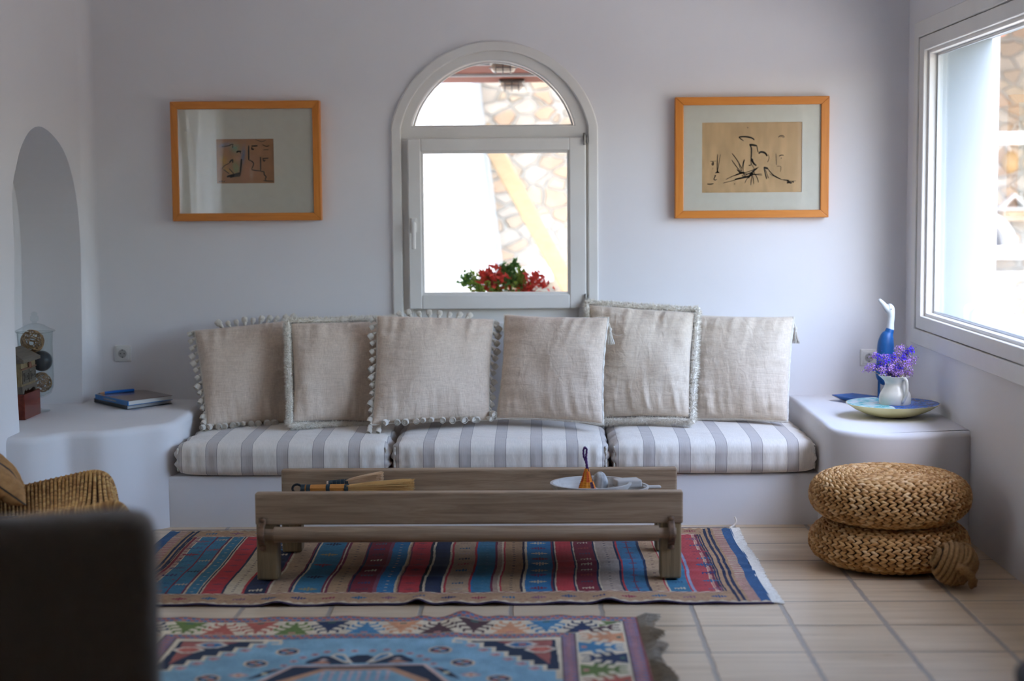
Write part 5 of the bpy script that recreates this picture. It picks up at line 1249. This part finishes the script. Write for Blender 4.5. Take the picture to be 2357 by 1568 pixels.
MB().tube([pa + d * .012, pa + d * .035], [.003, .0072], 12).build('sharpened_wood', simple('bare_wood', 'c89a70'), pn); MB().tube([pa, pa + d * .012], [.0006, .003], 10).build('lead', M_black, pn)
# cherry box
q = az(58, 968, ZS); bx0, by0 = q.x, q.y; by1 = az(101, 952, ZS).y; hb = ax(58, 908, bx0).z - ZS
cbx = thing('wooden_box', 'plain cherry-red wooden box in the arched niche', 'box', (bx0 - .09, (by0 + by1) / 2, ZS))
M_ch = wood_mat('cherry_wood', '3a120c', '6a2a1c', '8a4030', 1, .22, .6)
MB().box(bx0 - .17, bx0, by0, by1, ZS + .0005, ZS + hb).build('body', M_ch, cbx, False, .003)
for y in (by0 + .012, by1 - .012): pass
# carved cabinet
zc = ZS + hb + .001; cc = thing('carved_cabinet', 'small dark carved wooden house-shaped cabinet standing on the cherry-red box', 'cabinet', (bx0 - .08, (by0 + by1) / 2, zc))
M_cv = wood_mat('dark_carved_wood', '3a332a', '5f564a', '7a7062', 1, .5, 1.4); M_cv2 = simple('aged_brass_wood', '6e5f42', '8c7a56', .5, 40, bump=.3)
ya, yb_ = by0 + .004, by1 - .022; xa, xb = bx0 - .135, bx0 - .012; H1 = .145
m = MB(); m.box(xa, xb, ya, yb_, zc + .03, zc + H1); m.build('body', M_cv2, cc, False, .002)
m = MB()
pr_ = [(ya, zc), (ya + .02, zc), (ya + .026, zc + .012), (ya + .045, zc + .018), (ya + .06, zc + .008), (ya + .08, zc + .022), (ya + .10, zc + .008), (yb_ - .055, zc + .018), (yb_ - .026, zc + .012), (yb_ - .02, zc), (yb_, zc), (yb_ + .004, zc + .034), (ya - .004, zc + .034)]
nn = len(pr_); m.add([(xb + .004, y, z) for y, z in pr_] + [(xb - .006, y, z) for y, z in pr_], [tuple(range(nn)), tuple(range(2 * nn - 1, nn - 1, -1))] + [(i, (i + 1) % nn, nn + (i + 1) % nn, nn + i) for i in range(nn)])
m.box(xa, xa + .02, ya, yb_, zc, zc + .034); m.box(xa, xb, ya - .003, ya + .01, zc, zc + .034); m.box(xa, xb, yb_ - .01, yb_ + .003, zc, zc + .034)
m.build('scalloped_base', M_cv, cc, False)
m = MB(); rt = zc + H1; ym_ = (ya + yb_) / 2; xm_ = (xa + xb) / 2
m.add([(xa - .02, ya - .02, rt), (xb + .02, ya - .02, rt), (xb + .02, yb_ + .02, rt), (xa - .02, yb_ + .02, rt), (xa - .02, ya - .02, rt + .014), (xb + .02, ya - .02, rt + .014), (xb + .02, yb_ + .02, rt + .014), (xa - .02, yb_ + .02, rt + .014), (xm_, ya + .01, rt + .065), (xm_, yb_ - .01, rt + .065)],
      [(0, 3, 2, 1), (0, 1, 5, 4), (1, 2, 6, 5), (2, 3, 7, 6), (3, 0, 4, 7), (4, 5, 8), (5, 6, 9, 8), (6, 7, 9), (7, 4, 8, 9)])
m.build('roof', M_cv, cc, False, .002)
dz0, dz1 = zc + .045, zc + .108
for k, (y0, y1) in enumerate(((ya + .008, ym_ - .004), (ym_ + .004, yb_ - .008))):
    m = MB(); m.box(xb - .002, xb + .004, y0, y1, dz0, dz1)
    w = (y1 - y0)
    for i in range(2):
        s_ = .012 + i * .01
        for (a0, a1, b0, b1) in ((y0 + s_, y1 - s_, dz0 + s_, dz0 + s_ + .004), (y0 + s_, y1 - s_, dz1 - s_ - .004, dz1 - s_), (y0 + s_, y0 + s_ + .004, dz0 + s_, dz1 - s_), (y1 - s_ - .004, y1 - s_, dz0 + s_, dz1 - s_)): m.box(xb + .003, xb + .008, a0, a1, b0, b1)
    m.ball((xb + .005, (y0 + y1) / 2, (dz0 + dz1) / 2), (.005, .009, .009), 10, 8)
    o = m.build('door', M_cv, cc, False)
m = MB(); m.box(xb - .001, xb + .005, ya, yb_, dz1 + .004, dz1 + .009); m.ball((xb + .006, ym_, zc + .125), (.006, .014, .012)); m.ball((xb + .007, ym_ - .006, zc + .138), (.006, .008, .009)); m.tube(catmull([(xb + .006, ym_ - .014, zc + .13), (xb + .008, ym_, zc + .145), (xb + .008, ym_ + .014, zc + .128), (xb + .008, ym_ + .01, zc + .112)], 4), .004, 8)
m.build('carved_ornament', simple('copper_wood', '7a4a34', '5a3a2c', .5, 30), cc)
# glass jar with three balls
jc = az(86, 938, ZS); jy = 7.66; jc = Vector((az(86, 938, ZS).x / az(86, 938, ZS).y * jy, jy, ZS)); hz_ = lambda py: ay(86, py, jy).z - ZS
jar = thing('apothecary_jar', 'tall lidded glass jar on a foot in the arched niche, holding three balls', 'jar', jc)
zb1 = hz_(912); zt1 = hz_(764); R1 = .083
m = MB(); m.lathe([(0, 0), (.058, .0), (.060, .003), (.03, .008), (.012, .016), (.010, zb1 * .6), (.016, zb1 - .008), (.04, zb1 - .004), (.068, zb1 + .014), (.080, zb1 + .045), (R1, zb1 + .10), (R1 - .002, zt1 - .06), (R1 + .001, zt1 - .005), (R1 + .004, zt1), (R1 + .001, zt1), (R1 - .004, zt1 - .06), (R1 - .003, zb1 + .10), (.077, zb1 + .046), (.064, zb1 + .018), (.038, zb1 + .002), (0, zb1)], 48, jc)
m.build('body', M_jar, jar)
m = MB(); zl = zt1 + .002; m.lathe(cap=False, n=40, c=jc, prof=[(R1 - .008, zl - .006), (R1 + .012, zl), (R1 + .013, zl + .004), (R1 - .01, zl + .014), (.055, zl + .024), (.045, zl + .030), (.030, zl + .036), (.012, zl + .040), (.010, zl + .046), (.018, zl + .052), (.021, zl + .062), (.018, zl + .074), (.012, zl + .079), (.016, zl + .084), (.012, zl + .092), (0, zl + .095)])
m.build('lid', M_jar, jar)
def twig(c, R, label, mt, n=70, rad=.0022):
    rr = random.Random(int(R * 1e5)); m = MB()
    for i in range(n):
        a = Vector((rr.gauss(0, 1), rr.gauss(0, 1), rr.gauss(0, 1))).normalized(); u = a.orthogonal().normalized(); v = a.cross(u); off = rr.uniform(-.55, .55) * R; q = sqrt(R * R - off * off) * rr.uniform(.88, 1)
        th = rr.uniform(0, 6.28); ln = rr.uniform(1.5, 4)
        m.tube([c + a * off + (u * cos(th + ln * k / 12) + v * sin(th + ln * k / 12)) * q for k in range(13)], rad, 5)
    return tag(m.build('twig_ball', mt, None, True), label, 'ball', 'balls in the glass jar')
def jp(px, py, dy=0): y = jy + dy; return ay(px, py, y)
M_twig = straw('willow_twig', [(0, '5e4228'), (.5, '946e46'), (1, 'c49a6a')])
c1_ = jp(74, 786, -.0); c1_.x = max(c1_.x, jc.x - .021); twig(c1_, .056, 'wicker twig ball at the top of the glass jar', M_twig, 50)
c3_ = jp(97, 880, 0); twig(Vector((jc.x + .026, jy, c3_.z)), .048, 'wicker twig ball low in the glass jar', M_twig, 38)
c2_ = jp(103, 831, 0); m = MB(); m.ball((jc.x + .030, jy, c2_.z), .050, 28, 20)
tag(m.build('dark_ball', simple('dark_stone', '1b1f26', '3c434c', .3, 9, detail=6), None), 'dark grey polished ball in the middle of the glass jar', 'ball', 'balls in the glass jar')

# ------------------------------------------------------------ right ledge: duck, dish, jug, flowers, plate
dy_ = 7.80; D = lambda px, py, dy=0: ay(px, py, dy_ + dy)
dk = thing('duck_figurine', 'tall blue and white wooden duck standing with its bill raised behind the jug', 'duck figurine', (D(2035, 900).x, dy_, ZS))
M_db = simple('blue_stain', '0d4c86', '125a9a', .45, 10, (4, 4, 1)); M_dw = simple('white_wash', 'd8dbda', 'c9cfd2', .6, 20)
def limb(pts, name, mt, par, n=20, depth=1.0):
    P = [D(px, py) for px, py, r_ in pts]; k_ = dy_ / FPX
    C_ = catmull(P, 6); rs = [r_ * k_ for _, _, r_ in pts]; rr = list(np.interp(np.linspace(0, len(rs) - 1, len(C_)), range(len(rs)), rs))
    m = MB(); m.tube(C_, rr, n); return m.build(name, mt, par, 2)
limb([(2034, 886, 2), (2032, 878, 9), (2030, 862, 15), (2036, 838, 19), (2038, 812, 20), (2039, 790, 18.5), (2042, 775, 15.5), (2046, 766, 10.5), (2049, 757, 9)], 'body', M_db, dk)
limb([(2049, 759, 9), (2050, 745, 7.5), (2051.5, 730, 7.5), (2050, 717, 9.5), (2049, 710, 9.5), (2046, 705, 7.5), (2043, 703, 3)], 'head', M_dw, dk)
m = MB(); A_ = catmull([D(2050, 717), D(2041, 709), D(2032, 698.5), D(2023, 689)], 5)
m.tube(A_, list(np.interp(np.linspace(0, 1, len(A_)), [0, .3, .55, .8, .94, 1], [.0200, .0175, .0125, .0095, .0075, .0030])), 14)
for i, v in enumerate(m.v): pass
m.build('bill', M_dw, dk, 2)
for px in (2023.5, 2040): 
    t_ = D(px, 872); MB().tube([(t_.x, dy_ + (.0 if px < 2030 else .02), t_.z), (t_.x, dy_ + (.0 if px < 2030 else .02), ZS + .002)], .0065, 10).build('leg', M_db, dk)
m = MB(); m.rbox(D(2015, 900).x, D(2050, 900).x, dy_ - .03, dy_ + .04, ZS + .0005, ZS + .008, .003); m.build('feet', M_db, dk, 2)
e_ = D(2049.5, 711); MB().ball((e_.x, dy_ - .021, e_.z), .0028).build('eye', simple('eye_grey', '6a7075'), dk)
# blue square-cornered plate
pq = [az(1915, 909, ZS + .03), az(1962, 905, ZS + .03), az(2030, 913, ZS + .03), az(1988, 922, ZS + .028)]
pc_ = sum(pq, Vector()) / 4; m = MB(); N = 24; P = []
for ring_, (s_, z) in enumerate(((.42, ZS + .001), (.62, ZS + .006), (1.0, ZS + .027), (1.0, ZS + .031), (.96, ZS + .031), (.60, ZS + .012), (.0, ZS + .009))):
    row = []
    for k in range(4 * 8):
        q = pq[k // 8].lerp(pq[(k // 8 + 1) % 4], (k % 8) / 8); q = pc_ + (q - pc_) * s_; row.append((q.x, q.y, z))
    P.append(row + [row[0]])
m.grid(P); m.add(P[0][:-1], [tuple(range(32))]); m.weld = True
tag(m.build('square_plate', simple('blue_glaze', '0e4f96', '1460ac', .15, 12), None, 2), 'blue square-cornered dish lying left of the round dish on the right ledge', 'plate')
# round dish
dc = Vector((ay(2057, 940, 7.28).x, 7.30, ZS)); Rd = (ay(2163, 930, 7.28).x - ay(1950, 930, 7.28).x) / 2
ds = thing('round_dish', 'wide round dish, pale yellow outside and blue inside, under the white jug', 'dish', dc)
Hd = .062; m = MB(); m.lathe([(.055, .0), (.07, .002), (.12, .014), (.17, .036), (Rd, Hd), (Rd + .001, Hd + .002), (Rd - .003, Hd + .002)], 72, dc, cap=False)
m.lathe([(.055, .0), (0, .0)], 72, dc)
m.build('underside', simple('yellow_glaze', 'e6dfae', 'ded79e', .2, 6, **{}), ds)
t = NT('painted_glaze'); t.set(Roughness=.25); t.b.inputs['Specular IOR Level'].default_value = .25; tc = t.n('TexCoord'); sp = t.n('SeparateXYZ'); t.l(tc.outputs['Object'], sp.inputs[0])
u_ = t.math('SUBTRACT', sp.outputs[0], dc.x - .03); nz_ = t.math('MULTIPLY', t.math('SUBTRACT', t.noise(14, 3, .6), .5), .06)
lf_ = t.ramp(t.noise(16, 4, .6), [(.35, 'dfe9ea'), (.5, 'a9d8dc'), (.6, '3fb3b8'), (.66, 'e6eeee'), (.8, '8ccbd4')]); rt_ = t.ramp(t.noise(22, 3, .6), [(.4, '0f4fa0'), (.65, '1b62b8'), (.8, '3f7fc4')])
t.col(t.mix(t.math('GREATER_THAN', t.math('ADD', u_, nz_), 0), lf_, rt_))
m = MB(); m.lathe([(Rd - .002, Hd + .0018), (.168, .041), (.12, .019), (.07, .007), (0, .005)], 72, dc); m.build('painted_inside', t.m, ds)
# jug
jx = ay(2061, 935, 7.26); jg = thing('white_jug', 'white marbled ceramic jug standing in the round dish', 'jug', (jx.x, 7.27, ZS + .007)); k_ = 7.27 / FPX
M_jug = simple('marbled_ceramic', 'e6e3d8', 'd3cfc0', .25, 14, detail=6)
zz = lambda py: ay(2061, py, 7.27).z - ZS
jp_ = [(0, .007), (25, zz(943)), (34, zz(934)), (36.5, zz(921)), (35, zz(908)), (29, zz(897)), (24, zz(887)), (24, zz(880)), (28, zz(872)), (33, zz(866))]
jp_ = [(r_ * k_, z) for r_, z in jp_]; jp_[1] = (.042, .0072)
C_ = catmull([(r_, 0, z) for r_, z in jp_[1:]], 5); prof = [(0, .0072)] + [(v.x, v.z) for v in C_]; inner = [(max(0, r_ - .004), z + .001) for r_, z in prof[::-1][:-8]]
m = MB(); n0 = len(prof); m.lathe(prof + inner, 48, (jx.x, 7.27, ZS), cap=False)
for i, v in enumerate(m.v):
    if v[2] > ZS + zz(876):
        f_ = (v[2] - ZS - zz(876)) / (zz(866) - zz(876)); dx = v[0] - jx.x
        if dx < -.02: m.v[i] = (v[0] - .012 * f_, v[1], v[2] + .004 * f_)
m.build('body', M_jug, jg, 2)
J = lambda px, py, dy=0: ay(px, py, 7.27 + dy)
m = MB(); m.tube(catmull([J(2076, 869, -.045), J(2086, 876, -.065), J(2088, 892, -.075), J(2086, 910, -.078), J(2078, 926, -.072), J(2073, 931, -.060)], 6), [.006] * 3 + [.0072] * 22 + [.005] * 6, 12); m.build('handle', M_jug, jg)
# flowers
fl = thing('dried_flowers', 'bunch of dried violet and lilac statice flowers in the white jug', 'flowers', (jx.x, 7.27, ZS + zz(880)))
M_vi = simple('violet_petal', '3a1cc0', '5a34d8', .7, 60); M_li = simple('lilac_petal', 'a678d0', 'cfa8e4', .7, 60); M_stem = simple('dry_stem', '6f7040', '8f8a58', .8, 40); M_calyx = simple('pale_calyx', 'c9b88a', 'a0885a', .8, 60)
base_f = Vector((jx.x, 7.27, ZS + zz(895)))
SP = [(2005, 843, 0), (1998, 850, 0), (2022, 822, 1), (2016, 818, 0), (2038, 822, 0), (2025, 848, 1), (2012, 846, 1), (2030, 836, 1), (2038, 830, 1), (2055, 822, 1), (2058, 836, 0), (2060, 828, 0), (2050, 845, 0), (2066, 818, 0), (2080, 824, 1), (2088, 812, 1), (2096, 806, 1), (2074, 802, 0), (2070, 806, 0), (2090, 822, 0), (2100, 828, 0), (2092, 838, 0), (2078, 842, 0), (2084, 834, 0), (2036, 856, 1), (2048, 862, 1), (2052, 852, 1), (2062, 858, 0), (2072, 852, 0), (2082, 860, 0), (2092, 858, 0), (2068, 845, 1), (2044, 842, 1), (2030, 850, 0), (2058, 868, 1), (2046, 854, 0)]
rf_ = random.Random(9)
for (px, py, kind) in SP:
    c = ay(px, py, 7.27 + rf_.uniform(-.06, .06)); p = thing; m = MB(); vs0 = []
    st_ = MB(); st_.tube(catmull([base_f + Vector((rf_.uniform(-.012, .012), rf_.uniform(-.012, .012), -.02)), base_f.lerp(c, .5) + Vector((0, 0, .01)), c], 4), .0013, 5)
    d = (c - base_f).normalized()
    for i in range(46 if kind else 52):
        q = c + Vector((rf_.gauss(0, .011), rf_.gauss(0, .011), rf_.gauss(0, .008))); nrm = (q - c + d * .012).normalized(); s_ = rf_.uniform(.0032, .0052)
        u = nrm.orthogonal().normalized(); v = nrm.cross(u); ph = rf_.uniform(0, 6); pts = [q]
        for k in range(10):
            a = ph + 2 * pi * k / 10; rr = s_ * (1.0 if k % 2 == 0 else .62); pts.append(q + (u * cos(a) + v * sin(a)) * rr + nrm * (s_ * (.75 if k % 2 == 0 else .5)))
        m.add(pts, [(0, 1 + k, 1 + (k + 1) % 10) for k in range(10)])
        if i % 3 == 0: st_.ball(q - nrm * .003, .0022, 6, 4)
    sprig = st_.build('sprig_stem', M_calyx if kind == 0 else M_stem, fl, False); m.build('petals', M_vi if kind else M_li, sprig, False)

# ------------------------------------------------------------ woven lounge chair at the left
wc = thing('wicker_chair', 'low woven tan lounge chair at the left edge, partly hidden by the grey armchair', 'chair', (-1.8, 5.8, 0))
yb2, yf2 = 6.12, 5.62
bk = [(-90, 1150), (-30, 1136), (48, 1122), (130, 1104), (200, 1089), (228, 1088), (246, 1098), (256, 1120), (262, 1150), (263, 1180)]
ft = [(-90, 1220), (-30, 1206), (48, 1192), (130, 1180), (190, 1172), (235, 1162), (262, 1158), (280, 1166), (290, 1182), (294, 1202)]
Bp = catmull([ay(*p, yb2) for p in bk], 8); Fp = catmull([ay(*p, yf2) for p in ft], 8)
back_pts = [Vector((-2.14, 0, .80)), Vector((-2.13, 0, .62)), Vector((-2.10, 0, .46))]
Bp = catmull([Vector((v.x, yb2, v.z)) for v in back_pts], 8)[:-1] + Bp[6:]; Fp = catmull([Vector((v.x + .03, yf2, v.z)) for v in back_pts], 8)[:-1] + Fp[6:]
n_ = min(len(Bp), len(Fp)); Bp, Fp = Bp[:n_], Fp[:n_]
def SW(s_, t_): 
    i = min(n_ - 2, int(s_ * (n_ - 1))); f_ = s_ * (n_ - 1) - i; a = Bp[i].lerp(Bp[i + 1], f_); b_ = Fp[i].lerp(Fp[i + 1], f_); p = a.lerp(b_, t_); p.z -= .03 * sin(pi * t_) * (1 - s_ ** 6); return p
P = [[SW(i / 90, j / 20) - Vector((.006 * (i > 60), 0, .012)) for j in range(21)] for i in range(91)]
m = MB(); m.grid(P); m.build('seat_backing', simple('dark_cane', '4a3018', '5a3c20', .8, 30), wc).modifiers.new('t', 'SOLIDIFY').thickness = .002
M_wick = straw('seagrass_weave', [(0, '7a5028'), (.4, 'a87a42'), (.75, 'c09556'), (1, 'd0aa70')], 50)
m = MB(); s_ = 0.0; rr = random.Random(4); ln = [0]
for i in range(n_ - 1): ln.append(ln[-1] + (Bp[i + 1] - Bp[i]).length)
tot = ln[-1]; ncol = int(tot / .0155)
for k in range(ncol):
    s_ = (k + .5) / ncol * tot; i = next(q for q in range(len(ln)) if ln[q] >= s_); s01 = (i - 1 + (s_ - ln[i - 1]) / (ln[i] - ln[i - 1] + 1e-9)) / (n_ - 1)
    for j in range(32):
        t_ = (j + (.5 if k % 2 else 0)) / 32
        if t_ > 1: continue
        p = SW(s01, t_); e1 = (SW(min(1, s01 + .004), t_) - SW(max(0, s01 - .004), t_)).normalized(); e2 = (SW(s01, min(1, t_ + .01)) - SW(s01, max(0, t_ - .01))).normalized(); nn_ = e1.cross(e2); nn_ = nn_ if nn_.z > 0 or abs(nn_.z) < .2 and nn_.x > 0 else -nn_
        til = radians(18) * (1 if k % 2 else -1); M = frame_M(p + nn_ * .001, e2 * cos(til) + e1 * sin(til), nn_) @ Matrix.Diagonal((.0112, .0068, .0062 * rr.uniform(.8, 1.2), 1)); m.ell(M, 6, 4)
m.build('woven_seat', M_wick, wc, 2)
for edge_ in (0, 1):
    m = MB()
    for k in range(int(tot / .0165)):
        s01 = (k + .5) / (tot / .0165); p = SW(min(.999, s01), edge_); e1 = (SW(min(1, s01 + .006), edge_) - SW(max(0, s01 - .006), edge_)).normalized()
        M = frame_M(p - Vector((0, 0, .010)), e1.cross(Vector((0, 1, 0))), e1) @ Matrix.Diagonal((.021, .020, .0088, 1)); m.ell(M, 10, 6)
    m.tube([SW(i / 40, edge_) - Vector((0, 0, .010)) for i in range(41)], .017, 8)
    m.build('rolled_edge', M_wick, wc, 2)
m = MB()
for k in range(28):
    t_ = (k + .5) / 28; p = SW(1, t_); m.ell(Matrix.Translation(p) @ Matrix.Diagonal((.018, .0092, .016, 1)), 8, 6)
m.build('front_edge', M_wick, wc, 2)
M_cw = simple('dark_chair_wood', '4a3c34', '5c4c42', .5, 12)
lx = ay(215, 1180, yf2).x
for (x, y, dx) in ((lx, yf2 + .05, -.03), (lx - .12, yb2 - .05, -.02), (-2.08, yf2 + .05, .0), (-2.08, yb2 - .05, 0)):
    MB().tube([(x, y, .375), (x + dx, y, .0125 if x > -1.9 else 0)], [.020, .014], 12).build('leg', M_cw, wc)
for y in (yf2 + .05, yb2 - .05): MB().tube([(-2.1, y, .345), (lx - (.0 if y < 5.8 else .12), y, .36)], .014, 10).build('rail', M_cw, wc)
t = NT('striped_brown_cotton'); t.set(Roughness=.95); tc = t.n('TexCoord'); sp = t.n('SeparateXYZ'); t.l(tc.outputs['Object'], sp.inputs[0])
cpil = [ay(60, 1182, 5.70), ay(44, 1128, 6.02), ay(-95, 1010, 6.06), ay(-90, 1060, 5.66)]
vv = t.math('ADD', t.math('MULTIPLY', sp.outputs[2], 1), t.math('MULTIPLY', sp.outputs[1], .0)); fr_ = t.math('FRACT', t.math('MULTIPLY', sp.outputs[1], 6.2))
t.col(t.mix(t.math('LESS_THAN', fr_, .10), t.ramp(t.noise(40, 3, .6), [(.3, '8a6238'), (.7, 'a87c4c')]), '1d2126')); t.bump(t.noise(300, 2, .5), .3, .001)
rp, S_, n, per, cen = pillow('small brown cushion with dark stripes on the woven lounge chair', [cpil[0] + Vector((0, 0, .03)), cpil[1] + Vector((0, 0, .03)), cpil[2], cpil[3]], .06, 8, t.m, .03)
rp.name = 'striped_cushion'; rp['category'] = 'cushion'; m = MB(); m.tube(per, .003, 6, True); m.build('piping', M_black, rp)

# ------------------------------------------------------------ foreground armchair
ca = Vector((ay(368, 1300, 3.2).x, 3.2, 0)); ang_ = radians(16.5); MA = Matrix.Translation(ca) @ Matrix.Rotation(ang_, 4, 'Z')
M_arm = linen('grey_brown_upholstery', '685f57', '7c7268', '71675e')
ac = thing('armchair', 'dark grey upholstered armchair seen from behind in the blurred foreground', 'armchair', ca, 0)
ztop = ay(300, 1190, 3.2).z; W_ = .86
def slant(p, c, h): return p
m = MB(); m.rbox(-W_, 0, 0, .17, .16, ztop, .055, 14, MA); m.build('backrest', M_arm, ac, 2)
for x0 in (-W_ + .004, -.134): m = MB(); m.rbox(x0, x0 + .13, .10, .74, .16, .56, .04, 10, MA); m.build('armrest', M_arm, ac, 2)
m = MB(); m.rbox(-W_ + .12, -.12, .12, .74, .16, .30, .03, 10, MA); m.build('seat_base', M_arm, ac, 2)
m = MB(); m.rbox(-W_ + .135, -.135, .165, .75, .30, .43, .045, 12, MA); m.build('seat_cushion', M_arm, ac, 2)
m = MB(); m.rbox(-W_ - .012, .014, -.012, .30, .12, .165, .02, 10, MA); m.build('base_rail', M_arm, ac, 2)
for (x, y) in ((-.07, .06), (-W_ + .07, .06), (-.07, .68), (-W_ + .07, .68)):
    p = MA @ Vector((x, y, 0)); MB().tube([(p.x, p.y, .012), (p.x, p.y, .16)], [.015, .024], 14).build('leg', M_cw, ac)
# black drum table at the bottom right corner
dt = thing('drum_table', 'black round drum table just entering the bottom right corner', 'side table', (0, 0, 0))
tz = .46; pe_ = az(2606, 1562, tz); R_t = .24; ctd = Vector((pe_.x, pe_.y, 0)); dt.location = ctd
o = MB().lathe([(R_t * .9, 0), (R_t * .92, .02), (R_t * .92, tz - .03), (R_t * .9, tz - .025)], 64); o = o.build('drum', simple('black_lacquer', '0c0c0d', rough=.35), None, True); o.parent = dt
o = MB().lathe([(0, tz - .026), (R_t * .97, tz - .026), (R_t, tz - .02), (R_t, tz - .006), (R_t * .97, tz), (0, tz)], 64); o = o.build('top', simple('black_lacquer_top', '070708', rough=.7), None, True); o.parent = dt
